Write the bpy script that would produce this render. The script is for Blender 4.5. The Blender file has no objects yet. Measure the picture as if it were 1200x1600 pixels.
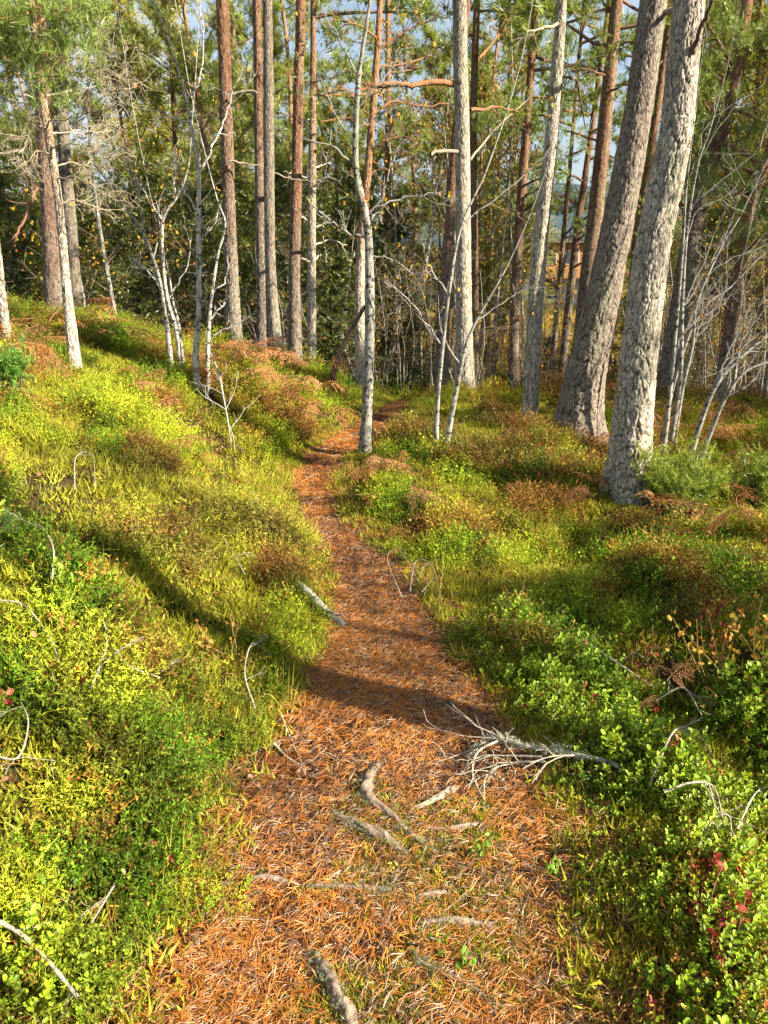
import bpy, math, random
import numpy as np

# ------------------------------------------------------------------ camera, sky, sun, exposure
scene = bpy.context.scene
COL = scene.collection
EYE = 1.6
PITCH = math.radians(19.5)
FPX = 1210.0                                     # focal length in pixels of the 1200 x 1600 photograph
cam_d = bpy.data.cameras.new('camera')
cam_d.sensor_fit = 'VERTICAL'
cam_d.sensor_height = 24.0
cam_d.lens = 24.0 * FPX / 1600.0
cam_d.clip_start = 0.05
cam_d.clip_end = 3000
cam = bpy.data.objects.new('camera', cam_d)
COL.objects.link(cam)
cam.location = (0, 0, EYE)
cam.rotation_euler = (math.pi / 2 - PITCH, 0, 0)
scene.camera = cam

SUN_AZ = math.radians(112)                       # clockwise from +Y (the way the camera looks)
SUN_EL = math.radians(29)
world = bpy.data.worlds.new('World')
scene.world = world
world.use_nodes = True
wn = world.node_tree
sky = wn.nodes.new('ShaderNodeTexSky')
sky.sky_type = 'NISHITA'
sky.sun_disc = False
sky.sun_elevation = SUN_EL
sky.sun_rotation = SUN_AZ
sky.air_density = 1.0
sky.dust_density = 1.0
# thin pale cloud veil over the blue
w_tc = wn.nodes.new('ShaderNodeTexCoord')
w_nz = wn.nodes.new('ShaderNodeTexNoise'); w_nz.inputs['Scale'].default_value = 3.0; w_nz.inputs['Detail'].default_value = 6
w_mr = wn.nodes.new('ShaderNodeMapRange'); w_mr.inputs[1].default_value = .38; w_mr.inputs[2].default_value = .66; w_mr.inputs[3].default_value = .30; w_mr.inputs[4].default_value = .80
w_mx = wn.nodes.new('ShaderNodeMix'); w_mx.data_type = 'RGBA'; w_mx.inputs['B'].default_value = (5.0, 5.9, 7.0, 1)
wn.links.new(w_tc.outputs['Generated'], w_nz.inputs['Vector']); wn.links.new(w_nz.outputs['Fac'], w_mr.inputs[0])
wn.links.new(w_mr.outputs[0], w_mx.inputs['Factor']); wn.links.new(sky.outputs[0], w_mx.inputs['A'])
wn.links.new(w_mx.outputs['Result'], wn.nodes['Background'].inputs['Color'])
wn.nodes['Background'].inputs['Strength'].default_value = 0.05

sun_d = bpy.data.lights.new('sun', 'SUN')
sun_d.energy = 5.0
sun_d.angle = math.radians(0.5)
sun_d.color = (1.0, 0.90, 0.72)
sun = bpy.data.objects.new('sun', sun_d)
COL.objects.link(sun)
sun.location = (20, -12, 15)
sun.rotation_euler = (math.pi / 2 - SUN_EL, 0, math.pi - SUN_AZ)

scene.view_settings.view_transform = 'Standard'
scene.view_settings.look = 'None'
scene.view_settings.exposure = 1.65
scene.view_settings.gamma = 1.0
scene.cycles.max_bounces = 4
scene.cycles.diffuse_bounces = 1
scene.cycles.glossy_bounces = 2
scene.cycles.transmission_bounces = 4
scene.cycles.transparent_max_bounces = 4
scene.cycles.caustics_reflective = False
scene.cycles.caustics_refractive = False
scene.cycles.use_adaptive_sampling = True
scene.cycles.adaptive_threshold = 0.012

rng = np.random.default_rng(7)
random.seed(7)
PI2 = 2 * math.pi

# ------------------------------------------------------------------ numeric helpers
def hsh(ix, iy, seed=0):
    ix = np.asarray(ix).astype(np.int64); iy = np.asarray(iy).astype(np.int64)
    h = (ix * 374761393 + iy * 668265263 + seed * 974634277) & 0x7fffffff
    h = ((h ^ (h >> 13)) * 1274126177) & 0x7fffffff
    h = (h ^ (h >> 16))
    return (h & 0xffffff) / float(0x1000000)

def vnoise(x, y, seed=0):
    x = np.asarray(x, float); y = np.asarray(y, float)
    ix = np.floor(x); iy = np.floor(y)
    fx = x - ix; fy = y - iy
    fx = fx * fx * (3 - 2 * fx); fy = fy * fy * (3 - 2 * fy)
    a = hsh(ix, iy, seed); b = hsh(ix + 1, iy, seed); c = hsh(ix, iy + 1, seed); d = hsh(ix + 1, iy + 1, seed)
    return (a * (1 - fx) + b * fx) * (1 - fy) + (c * (1 - fx) + d * fx) * fy

def fbm(x, y, seed=0, octaves=3):
    s = 0; a = 0.5; t = 0
    for k in range(octaves):
        s = s + a * vnoise(np.asarray(x) * 2 ** k, np.asarray(y) * 2 ** k, seed + 17 * k); t += a; a *= 0.5
    return s / t

def voronoi(px, py, nx, seed=0):
    ix = np.floor(px); iy = np.floor(py)
    f1 = np.full(px.shape, 9.0); f2 = np.full(px.shape, 9.0); cid = np.zeros(px.shape)
    for dx in (-1, 0, 1):
        for dy in (-1, 0, 1):
            cx = ix + dx; cy = iy + dy
            w = np.mod(cx, nx)
            jx = hsh(w, cy, seed) * 0.9; jy = hsh(w, cy, seed + 5) * 0.9
            d = np.hypot(cx + jx - px, cy + jy - py)
            h = hsh(w, cy, seed + 9)
            closer = d < f1
            f2 = np.where(closer, f1, np.minimum(f2, d))
            cid = np.where(closer, h, cid)
            f1 = np.where(closer, d, f1)
    return f1, f2, cid

def sstep(a, b, x):
    t = np.clip((x - a) / (b - a), 0, 1)
    return t * t * (3 - 2 * t)

# ------------------------------------------------------------------ terrain
PY = np.array([-40, 0.0, 1.2, 1.55, 2.06, 2.5, 2.9, 3.3, 3.72, 4.29, 5.04, 5.68, 6.28, 6.98, 7.55, 9.0, 12, 20, 800])
PL = np.array([-.56, -.51, -.46, -.41, -.36, -.30, -.25, -.25, -.29, -.49, -.65, -.65, -.47, -.20, -.02, .15, .5, 1.5, 1.5])
PR = np.array([.44, .42, .42, .48, .47, .40, .28, .17, .06, -.24, -.35, -.29, -.10, .18, .20, .50, .9, 1.9, 1.9])

def edges(y):
    return np.interp(y, PY, PL), np.interp(y, PY, PR)

def terrain(x, y):
    x = np.asarray(x, float); y = np.asarray(y, float)
    L, R = edges(y)
    dl = L - x; dr = x - R
    shift = np.clip(.45 * (-x - 1.3), 0, 2.2)
    by = np.interp(y - shift, [-30, 0, 4, 6, 7.3, 8.6, 10.5, 14, 20], [1.1, 1, 1, .97, .9, .55, .2, .02, 0])
    bank = np.interp(dl, [-1, -.05, .1, .3, .9, 1.5, 2.2, 3.5, 5, 9, 40], [0, 0, .03, .11, .45, .66, .80, .97, 1.08, 1.3, 1.6]) * by
    right = np.interp(dr, [-1, -.05, .1, .3, .8, 2, 6, 30], [0, 0, .015, .03, .04, .0, -.2, -.8])
    right = right - .13 * sstep(.15, .9, dr) * (1 - sstep(2.0, 2.9, y))
    drop = -np.interp(y, [-50, 7.6, 8.6, 10, 12, 14, 20, 30, 60, 100, 800], [0, 0, .12, .5, 1.0, 1.3, 1.8, 2.4, 4.0, 5.0, 5.0])
    off = sstep(0.0, .5, np.maximum(dl, dr))
    bump = (fbm(x * 1.3 + 3, y * 1.3, 3, 3) - .5) * .26 * off + (fbm(x * .35, y * .35, 8, 2) - .5) * .25 * off * sstep(5, 9, np.abs(x) + y * .5)
    bump = bump + (fbm(x * 2.6 + 9, y * 2.6, 23, 2) - .5) * .16 * off - .13 * np.exp(-((x - .92) / .30) ** 2 - ((y - 2.55) / .28) ** 2)
    flat = (fbm(x * 2.5, y * 2.5, 5, 2) - .5) * .05 * (1 - off)
    return bank + right + drop + bump + flat

def T(x, y): return float(terrain(x, y))

ct, st = math.cos(PITCH), math.sin(PITCH)
def ray(u, v):
    a = (u - 600) / FPX; b = (800 - v) / FPX
    return np.array([a, ct + b * st, -st + b * ct])
def at(u, v, Y):
    d = ray(u, v)
    return np.array([0, 0, EYE]) + d * (Y / d[1])
def hit(u, v, veg=0.0):
    d = ray(u, v)
    s = np.linspace(.5, 40, 8000)
    p = d[None] * s[:, None]; p[:, 2] += EYE
    below = p[:, 2] < terrain(p[:, 0], p[:, 1]) + veg
    k = int(np.argmax(below)) if below.any() else len(s) - 1
    return np.array([p[k, 0], p[k, 1], float(terrain(p[k, 0], p[k, 1]))])
def depth(Y, z=0.5): return Y * ct + (EYE - z) * st

# ------------------------------------------------------------------ mesh building
class MB:
    def __init__(s): s.v = []; s.c = []; s.f = []; s.m = []; s.s = []; s.n = 0
    def add(s, v, f, c, mat=0, smooth=True):
        v = np.asarray(v, float).reshape(-1, 3); f = np.asarray(f, np.int64).reshape(-1, 3)
        c = np.asarray(c, float)
        if c.ndim == 1: c = np.broadcast_to(c, (len(v), 3))
        s.v.append(v); s.c.append(c); s.f.append(f + s.n)
        s.m.append(np.full(len(f), mat, np.int32)); s.s.append(np.full(len(f), smooth, bool)); s.n += len(v)
    def arrays(s):
        return np.concatenate(s.v), np.concatenate(s.f), np.concatenate(s.c), np.concatenate(s.m), np.concatenate(s.s)
    def mesh(s, name, mats, origin=(0, 0, 0)):
        v, f, c, m, sm = s.arrays()
        v = v - np.asarray(origin)
        me = bpy.data.meshes.new(name)
        me.vertices.add(len(v)); me.vertices.foreach_set('co', v.astype(np.float32).ravel())
        me.loops.add(len(f) * 3); me.loops.foreach_set('vertex_index', f.astype(np.int32).ravel())
        me.polygons.add(len(f)); me.polygons.foreach_set('loop_start', np.arange(0, len(f) * 3, 3, dtype=np.int32))
        for q in mats: me.materials.append(q)
        me.polygons.foreach_set('material_index', m)
        me.polygons.foreach_set('use_smooth', sm)
        at_ = me.attributes.new('tint', 'FLOAT_COLOR', 'POINT')
        at_.data.foreach_set('color', np.concatenate([np.clip(c, 0, 1), np.ones((len(c), 1))], 1).astype(np.float32).ravel())
        me.update(calc_edges=True)
        return me
    def build(s, name, mats, parent=None, origin=(0, 0, 0), loc=None):
        me = s.mesh(name, mats, origin)
        o = bpy.data.objects.new(name, me)
        COL.objects.link(o)
        if parent is not None: o.parent = parent
        else: o.location = tuple(origin)
        if loc is not None: o.location = loc
        return o

def tag(o, label, cat, group=None, kind=None):
    o['label'] = label; o['category'] = cat
    if group: o['group'] = group
    if kind: o['kind'] = kind
    return o

def thing(name, label, cat, loc, group=None):
    o = bpy.data.objects.new(name, None)
    o.empty_display_size = .2
    COL.objects.link(o)
    o.location = tuple(float(q) for q in loc)
    return tag(o, label, cat, group)

def dup(root, loc, rz=0.0, sc=1.0, label=None):
    r = root.copy(); COL.objects.link(r)
    r.location = tuple(float(q) for q in loc); r.rotation_euler = (0, 0, rz); r.scale = (sc, sc, sc)
    if label: r['label'] = label
    for ch in list(root.children):
        c = ch.copy(); COL.objects.link(c); c.parent = r
        for g in list(ch.children):
            d = g.copy(); COL.objects.link(d); d.parent = c
    return r

def smooth_path(p, n):
    p = np.asarray(p, float)
    if len(p) < 3:
        t = np.linspace(0, 1, n)[:, None]
        return p[0] * (1 - t) + p[-1] * t
    k = len(p)
    P = np.vstack([2 * p[0] - p[1], p, 2 * p[-1] - p[-2]])
    t = np.linspace(0, k - 1 - 1e-6, n); i = np.floor(t).astype(int); f = (t - i)[:, None]
    a, b, c, d = P[i], P[i + 1], P[i + 2], P[i + 3]
    return .5 * (2 * b + (c - a) * f + (2 * a - 5 * b + 4 * c - d) * f ** 2 + (3 * b - a - 3 * c + d) * f ** 3)

def frames(p):
    t = np.gradient(p, axis=0); t /= np.linalg.norm(t, axis=1, keepdims=True) + 1e-9
    n = np.zeros_like(p)
    ref = np.array([1., 0, 0]) if abs(t[0, 0]) < .8 else np.array([0, 1., 0])
    q = ref - t[0] * (ref @ t[0]); q /= np.linalg.norm(q); n[0] = q
    for k in range(1, len(p)):
        q = n[k - 1] - t[k] * (n[k - 1] @ t[k]); n[k] = q / (np.linalg.norm(q) + 1e-9)
    return t, n, np.cross(t, n)

def ring_faces(rows, sides):
    i = np.arange(rows - 1)[:, None]; j = np.arange(sides)[None]
    a = i * sides + j; b = i * sides + (j + 1) % sides; c = a + sides; d = b + sides
    return np.concatenate([np.stack([a, b, d], -1).reshape(-1, 3), np.stack([a, d, c], -1).reshape(-1, 3)])

def tube(mb, p, r, col, sides=5, mat=0, jit=.12):
    p = np.asarray(p, float); k = len(p)
    r = np.broadcast_to(np.asarray(r, float), (k,))
    t, n, b = frames(p)
    th = np.arange(sides) / sides * PI2
    v = p[:, None] + (np.cos(th)[None, :, None] * n[:, None] + np.sin(th)[None, :, None] * b[:, None]) * r[:, None, None]
    c = np.broadcast_to(np.asarray(col, float), (k, 3))[:, None] * (1 + rng.uniform(-jit, jit, (k, sides, 1)))
    mb.add(v.reshape(-1, 3), ring_faces(k, sides), c.reshape(-1, 3), mat, True)

def unit(v): return v / (np.linalg.norm(v) + 1e-9)

def wander(start, d, length, n=6, wob=.25, lift=0.0):
    p = [np.array(start, float)]; d = unit(np.array(d, float))
    for k in range(n - 1):
        d = unit(d + rng.normal(0, wob, 3) / math.sqrt(n) + np.array([0, 0, lift / n]))
        p.append(p[-1] + d * length / (n - 1))
    return np.array(p)

def align(d):
    d = np.asarray(d, float); d = d / (np.linalg.norm(d, axis=1, keepdims=True) + 1e-9)
    ref = np.where(np.abs(d[:, 2:3]) < .9, np.array([[0, 0, 1.]]), np.array([[1., 0, 0]]))
    x = np.cross(ref, d); x /= np.linalg.norm(x, axis=1, keepdims=True)
    y = np.cross(d, x)
    s = rng.uniform(0, PI2, (len(d), 1))
    x2 = x * np.cos(s) + y * np.sin(s); y2 = -x * np.sin(s) + y * np.cos(s)
    return np.stack([x2, y2, d], -1)

def tilt_rot(n, tilt, lean=None):
    az = rng.uniform(0, PI2, n); a = np.abs(rng.normal(0, tilt, n))
    d = np.stack([np.sin(a) * np.cos(az), np.sin(a) * np.sin(az), np.cos(a)], -1)
    if lean is not None: d = d + lean
    return align(d)

def scatter(mb, temps, pos, R, sc, col, mat=0, smooth=False):
    pos = np.asarray(pos, float); n = len(pos)
    if n == 0: return
    sc = np.broadcast_to(np.asarray(sc, float), (n,)); col = np.broadcast_to(np.asarray(col, float), (n, 3))
    pick = rng.integers(0, len(temps), n)
    for k, (tv, tf, tc, keep) in enumerate(temps):
        i = np.nonzero(pick == k)[0]
        if not len(i): continue
        v = np.einsum('nij,vj->nvi', R[i], tv) * sc[i, None, None] + pos[i, None]
        c = np.where(keep[None, :, None] > .5, tc[None], tc[None] * col[i, None])
        f = tf[None] + (np.arange(len(i)) * len(tv))[:, None, None]
        mb.add(v.reshape(-1, 3), f.reshape(-1, 3), c.reshape(-1, 3), mat, smooth)

LEAN_SUN = np.array([math.sin(SUN_AZ), math.cos(SUN_AZ), 0]) * .35
class TP:                                           # a small plant template
    def __init__(s): s.v = []; s.f = []; s.c = []; s.k = []; s.n = 0
    def put(s, v, f, c, keep=0):
        v = np.asarray(v, float); s.v.append(v); s.f.append(np.asarray(f) + s.n)
        s.c.append(np.broadcast_to(np.asarray(c, float), (len(v), 3))); s.k.append(np.full(len(v), keep, float)); s.n += len(v)
    def leaf(s, p, d, up, ln, wd, c=1.0, fold=.25, keep=0):
        d = unit(np.array(d, float)); side = unit(np.cross(d, up)); u = np.cross(side, d); p = np.array(p, float)
        c = np.ones(3) * c if np.isscalar(c) else c
        m = p + d * ln * .5 - u * wd * fold
        s.put([p, m + side * wd * .5 + u * wd * fold, m - side * wd * .5 + u * wd * fold, p + d * ln - u * ln * .08, m],
              [[0, 4, 1], [1, 4, 3], [0, 2, 4], [4, 2, 3]], c, keep)
    def oval(s, p, d, up, ln, wd, c=1.0, fold=.16):
        d = unit(np.array(d, float)); side = unit(np.cross(d, up)); u = np.cross(side, d); p = np.array(p, float)
        m1 = p + d * ln * .32; m2 = p + d * ln * .74 - u * ln * .03; k = u * wd * fold
        s.put([p, m1 + side * wd * .46 + k, m1 - side * wd * .46 + k, m2 + side * wd * .45 + k, m2 - side * wd * .45 + k, p + d * ln * .97 - u * ln * .07 + side * wd * .14, m1, m2, p + d * ln * .97 - u * ln * .07 - side * wd * .14],
              [[0, 6, 1], [1, 6, 7], [1, 7, 3], [3, 7, 5], [0, 2, 6], [2, 7, 6], [2, 4, 7], [4, 8, 7], [5, 7, 8]], np.ones(3) * c, 0)
    def blade(s, p, d, ln, wd, c=1.0, bend=0.0):
        d = unit(np.array(d, float)); side = unit(np.cross(d, rng.normal(0, 1, 3))); p = np.array(p, float)
        if bend:
            m = p + d * ln * .55; e = p + d * ln + np.array([0, 0, -bend * ln])
            s.put([p - side * wd / 2, p + side * wd / 2, m + side * wd * .4, m - side * wd * .4, e], [[0, 1, 2], [0, 2, 3], [3, 2, 4]], np.ones(3) * c)
        else:
            s.put([p - side * wd / 2, p + side * wd / 2, p + d * ln], [[0, 1, 2]], np.ones(3) * c)
    def stem(s, p, r, c, keep=1):
        p = np.asarray(p, float); r = np.broadcast_to(np.asarray(r, float), (len(p),))
        t, n, b = frames(p); th = np.arange(3) / 3 * PI2
        v = p[:, None] + (np.cos(th)[None, :, None] * n[:, None] + np.sin(th)[None, :, None] * b[:, None]) * r[:, None, None]
        s.put(v.reshape(-1, 3), ring_faces(len(p), 3), c, keep)
    def done(s): return np.concatenate(s.v), np.concatenate(s.f), np.concatenate(s.c), np.concatenate(s.k)

# ------------------------------------------------------------------ materials
def nodes_of(name):
    m = bpy.data.materials.new(name); m.use_nodes = True
    nt = m.node_tree; b = nt.nodes['Principled BSDF']
    return m, nt, b
def N(nt, t, **kw):
    n = nt.nodes.new(t)
    for k, v in kw.items(): setattr(n, k, v)
    return n
def tint_times_noise(nt, scale, lo, hi, detail=4, stretch=(1, 1, 1)):
    a = N(nt, 'ShaderNodeAttribute', attribute_name='tint')
    tc = N(nt, 'ShaderNodeTexCoord'); mp = N(nt, 'ShaderNodeMapping'); mp.inputs['Scale'].default_value = stretch
    nz = N(nt, 'ShaderNodeTexNoise'); nz.inputs['Scale'].default_value = scale; nz.inputs['Detail'].default_value = detail
    nt.links.new(tc.outputs['Object'], mp.inputs[0]); nt.links.new(mp.outputs[0], nz.inputs['Vector'])
    mr = N(nt, 'ShaderNodeMapRange'); mr.inputs[1].default_value = .3; mr.inputs[2].default_value = .7; mr.inputs[3].default_value = lo; mr.inputs[4].default_value = hi
    nt.links.new(nz.outputs['Fac'], mr.inputs[0])
    mx = N(nt, 'ShaderNodeVectorMath', operation='SCALE')
    nt.links.new(a.outputs['Color'], mx.inputs[0]); nt.links.new(mr.outputs[0], mx.inputs['Scale'])
    return mx.outputs[0], nz, mp

def wood_material(name, scale, bump, rough=.9, stretch=(1, 1, .35), lo=.7, hi=1.25):
    m, nt, b = nodes_of(name)
    c, nz, mp = tint_times_noise(nt, scale, lo, hi, 6, stretch)
    nt.links.new(c, b.inputs['Base Color'])
    b.inputs['Roughness'].default_value = rough
    b.inputs['Specular IOR Level'].default_value = .2
    bp = N(nt, 'ShaderNodeBump'); bp.inputs['Strength'].default_value = bump; bp.inputs['Distance'].default_value = .01
    nt.links.new(nz.outputs['Fac'], bp.inputs['Height']); nt.links.new(bp.outputs[0], b.inputs['Normal'])
    return m

def bark_material():
    m, nt, b = nodes_of('scaly_bark')
    c, nz, mp = tint_times_noise(nt, 60, .72, 1.25, 6, (1, 1, .5))
    tc = N(nt, 'ShaderNodeTexCoord'); mp2 = N(nt, 'ShaderNodeMapping'); mp2.inputs['Scale'].default_value = (1, 1, .3)
    nt.links.new(tc.outputs['Object'], mp2.inputs[0])
    vo = N(nt, 'ShaderNodeTexVoronoi', feature='DISTANCE_TO_EDGE'); vo.inputs['Scale'].default_value = 45
    nd = N(nt, 'ShaderNodeTexNoise'); nd.inputs['Scale'].default_value = 16; nd.inputs['Detail'].default_value = 4
    nt.links.new(mp2.outputs[0], nd.inputs['Vector'])
    ad = N(nt, 'ShaderNodeVectorMath', operation='MULTIPLY_ADD'); ad.inputs[1].default_value = (.12, .12, .12)
    nt.links.new(nd.outputs['Color'], ad.inputs[0]); nt.links.new(mp2.outputs[0], ad.inputs[2])
    nt.links.new(ad.outputs[0], vo.inputs['Vector'])
    mr = N(nt, 'ShaderNodeMapRange'); mr.inputs[1].default_value = 0; mr.inputs[2].default_value = .12; mr.inputs[3].default_value = .58; mr.inputs[4].default_value = 1.08
    nt.links.new(vo.outputs['Distance'], mr.inputs[0])
    s2 = N(nt, 'ShaderNodeVectorMath', operation='SCALE'); nt.links.new(c, s2.inputs[0]); nt.links.new(mr.outputs[0], s2.inputs['Scale'])
    # lichen flecks
    nl = N(nt, 'ShaderNodeTexNoise'); nl.inputs['Scale'].default_value = 22; nl.inputs['Detail'].default_value = 8; nl.inputs['Roughness'].default_value = .65
    nt.links.new(tc.outputs['Object'], nl.inputs['Vector'])
    ml = N(nt, 'ShaderNodeMapRange'); ml.inputs[1].default_value = .58; ml.inputs[2].default_value = .66; ml.inputs[3].default_value = 0; ml.inputs[4].default_value = .55
    nt.links.new(nl.outputs['Fac'], ml.inputs[0])
    mix = N(nt, 'ShaderNodeMix', data_type='RGBA'); mix.inputs['B'].default_value = (.30, .32, .24, 1)
    nt.links.new(ml.outputs[0], mix.inputs['Factor']); nt.links.new(s2.outputs[0], mix.inputs['A'])
    nt.links.new(mix.outputs['Result'], b.inputs['Base Color'])
    b.inputs['Roughness'].default_value = .92; b.inputs['Specular IOR Level'].default_value = .15
    bp = N(nt, 'ShaderNodeBump'); bp.inputs['Strength'].default_value = .7; bp.inputs['Distance'].default_value = .012
    add = N(nt, 'ShaderNodeMath', operation='ADD')
    nt.links.new(mr.outputs[0], add.inputs[0]); nt.links.new(nz.outputs['Fac'], add.inputs[1])
    nt.links.new(add.outputs[0], bp.inputs['Height']); nt.links.new(bp.outputs[0], b.inputs['Normal'])
    return m

def birch_material():
    m, nt, b = nodes_of('birch_bark')
    c, nz, mp = tint_times_noise(nt, 14, .75, 1.15, 5, (1, 1, 1))
    tc = N(nt, 'ShaderNodeTexCoord'); mp2 = N(nt, 'ShaderNodeMapping'); mp2.inputs['Scale'].default_value = (1, 1, 1.5)
    nt.links.new(tc.outputs['Object'], mp2.inputs[0])
    n2 = N(nt, 'ShaderNodeTexNoise'); n2.inputs['Scale'].default_value = 24; n2.inputs['Detail'].default_value = 7; n2.inputs['Roughness'].default_value = .7
    nt.links.new(mp2.outputs[0], n2.inputs['Vector'])
    mr = N(nt, 'ShaderNodeMapRange'); mr.inputs[1].default_value = .525; mr.inputs[2].default_value = .60
    nt.links.new(n2.outputs['Fac'], mr.inputs[0])
    mix = N(nt, 'ShaderNodeMix', data_type='RGBA'); mix.inputs['B'].default_value = (.035, .03, .024, 1)
    nt.links.new(mr.outputs[0], mix.inputs['Factor']); nt.links.new(c, mix.inputs['A'])
    nt.links.new(mix.outputs['Result'], b.inputs['Base Color'])
    b.inputs['Roughness'].default_value = .8; b.inputs['Specular IOR Level'].default_value = .2
    bp = N(nt, 'ShaderNodeBump'); bp.inputs['Strength'].default_value = .5; bp.inputs['Distance'].default_value = .006
    nt.links.new(n2.outputs['Fac'], bp.inputs['Height']); nt.links.new(bp.outputs[0], b.inputs['Normal'])
    return m

def leaf_material(name, trans=.4, gloss=.06, rough=.4):
    m = bpy.data.materials.new(name); m.use_nodes = True
    nt = m.node_tree; nt.nodes.remove(nt.nodes['Principled BSDF'])
    a = N(nt, 'ShaderNodeAttribute', attribute_name='tint')
    tl = N(nt, 'ShaderNodeBsdfTranslucent'); df = N(nt, 'ShaderNodeBsdfDiffuse'); gl = N(nt, 'ShaderNodeBsdfGlossy'); gl.inputs['Roughness'].default_value = rough
    warm = N(nt, 'ShaderNodeVectorMath', operation='MULTIPLY'); warm.inputs[1].default_value = (1.25, 1.15, .5)
    nt.links.new(a.outputs['Color'], warm.inputs[0])
    nt.links.new(a.outputs['Color'], df.inputs['Color']); nt.links.new(warm.outputs[0], tl.inputs['Color'])
    m1 = N(nt, 'ShaderNodeMixShader'); m1.inputs[0].default_value = trans
    nt.links.new(df.outputs[0], m1.inputs[1]); nt.links.new(tl.outputs[0], m1.inputs[2])
    m2 = N(nt, 'ShaderNodeMixShader'); m2.inputs[0].default_value = gloss
    nt.links.new(m1.outputs[0], m2.inputs[1]); nt.links.new(gl.outputs[0], m2.inputs[2])
    nt.links.new(m2.outputs[0], nt.nodes['Material Output'].inputs['Surface'])
    return m

def ground_material(name, cols, scale, bump=.6):
    m, nt, b = nodes_of(name)
    tc = N(nt, 'ShaderNodeTexCoord')
    nz = N(nt, 'ShaderNodeTexNoise'); nz.inputs['Scale'].default_value = scale; nz.inputs['Detail'].default_value = 8; nz.inputs['Roughness'].default_value = .65
    nt.links.new(tc.outputs['Object'], nz.inputs['Vector'])
    cr = N(nt, 'ShaderNodeValToRGB')
    e = cr.color_ramp.elements
    while len(e) < len(cols): e.new(.5)
    for k, (pos, c) in enumerate(cols): e[k].position = pos; e[k].color = (*c, 1)
    nt.links.new(nz.outputs['Fac'], cr.inputs[0])
    n2 = N(nt, 'ShaderNodeTexNoise'); n2.inputs['Scale'].default_value = scale * 30; n2.inputs['Detail'].default_value = 4
    nt.links.new(tc.outputs['Object'], n2.inputs['Vector'])
    mr = N(nt, 'ShaderNodeMapRange'); mr.inputs[1].default_value = .3; mr.inputs[2].default_value = .7; mr.inputs[3].default_value = .45; mr.inputs[4].default_value = 1.4
    nt.links.new(n2.outputs['Fac'], mr.inputs[0])
    s = N(nt, 'ShaderNodeVectorMath', operation='SCALE'); nt.links.new(cr.outputs[0], s.inputs[0]); nt.links.new(mr.outputs[0], s.inputs['Scale'])
    nt.links.new(s.outputs[0], b.inputs['Base Color']); b.inputs['Roughness'].default_value = .95; b.inputs['Specular IOR Level'].default_value = .1
    bp = N(nt, 'ShaderNodeBump'); bp.inputs['Strength'].default_value = bump; bp.inputs['Distance'].default_value = .02
    nt.links.new(n2.outputs['Fac'], bp.inputs['Height']); nt.links.new(bp.outputs[0], b.inputs['Normal'])
    return m

M_BARK = bark_material()
M_BIRCH = birch_material()
M_TWIG = wood_material('twig_wood', 40, .4)
M_ROOT = wood_material('root_wood', 55, .8, stretch=(1, 1, 1), lo=.55, hi=1.35)
M_NEEDLE = leaf_material('pine_needles', .35, .05, .4)
M_LEAF = leaf_material('soft_leaf', .28, .015, .5)
M_GLOSSY = leaf_material('glossy_leaf', .26, .03, .42)
M_DRY = leaf_material('dry_leaf', .30, .03, .55)
M_LITTER = leaf_material('needle_litter', .12, .05, .45)
M_GROUND = ground_material('forest_floor', [(.3, (.022, .016, .008)), (.5, (.05, .035, .014)), (.7, (.05, .06, .014))], 1.6)
M_PATH = ground_material('trodden_needles', [(.3, (.05, .02, .008)), (.5, (.11, .042, .012)), (.7, (.17, .07, .02))], 5.0)
M_HILL = ground_material('hazed_wooded_hill', [(.3, (.05, .08, .10)), (.7, (.08, .11, .12))], .05, .1)  # distance haze put into the woods' base colour as a blue tint

# ------------------------------------------------------------------ ground, path, hill
def grid_mesh(name, xs, ys, mat, zoff=0.0):
    X, Y = np.meshgrid(xs, ys); Z = terrain(X, Y) + zoff
    v = np.stack([X, Y, Z], -1).reshape(-1, 3)
    nx = len(xs); i = np.arange(len(ys) - 1)[:, None]; j = np.arange(nx - 1)[None]
    a = i * nx + j
    f = np.concatenate([np.stack([a, a + 1, a + nx + 1], -1).reshape(-1, 3), np.stack([a, a + nx + 1, a + nx], -1).reshape(-1, 3)])
    mb = MB(); mb.add(v, f, (1, 1, 1)); return mb.build(name, [mat])
geo = lambda a, b, n: np.geomspace(a, b, n)
xs = np.concatenate([-geo(6, 700, 40)[::-1], np.arange(-5.95, 6, .05), geo(6, 700, 40)])
ys = np.concatenate([-geo(1, 60, 16)[::-1], np.arange(-.95, 12, .05), geo(12, 900, 60)])
ground = grid_mesh('ground', xs, ys, M_GROUND); ground['kind'] = 'structure'
yy = np.arange(-3, 11.0, .06); L, R = edges(yy)
tt = np.linspace(0, 1, 24)
wl = L - .04 - .08 * fbm(yy * 3, yy * 0, 31); wr = R + .08 + .10 * fbm(yy * 3, yy * 0 + 9, 33)
PX = wl[:, None] * (1 - tt) + wr[:, None] * tt; PYY = np.broadcast_to(yy[:, None], PX.shape)
pv = np.stack([PX, PYY, terrain(PX, PYY) + .007], -1).reshape(-1, 3)
i = np.arange(len(yy) - 1)[:, None]; j = np.arange(23)[None]; a = i * 24 + j
pf = np.concatenate([np.stack([a, a + 1, a + 25], -1).reshape(-1, 3), np.stack([a, a + 25, a + 24], -1).reshape(-1, 3)])
mb = MB(); mb.add(pv, pf, (1, 1, 1)); path = mb.build('path', [M_PATH]); path['kind'] = 'structure'

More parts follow.
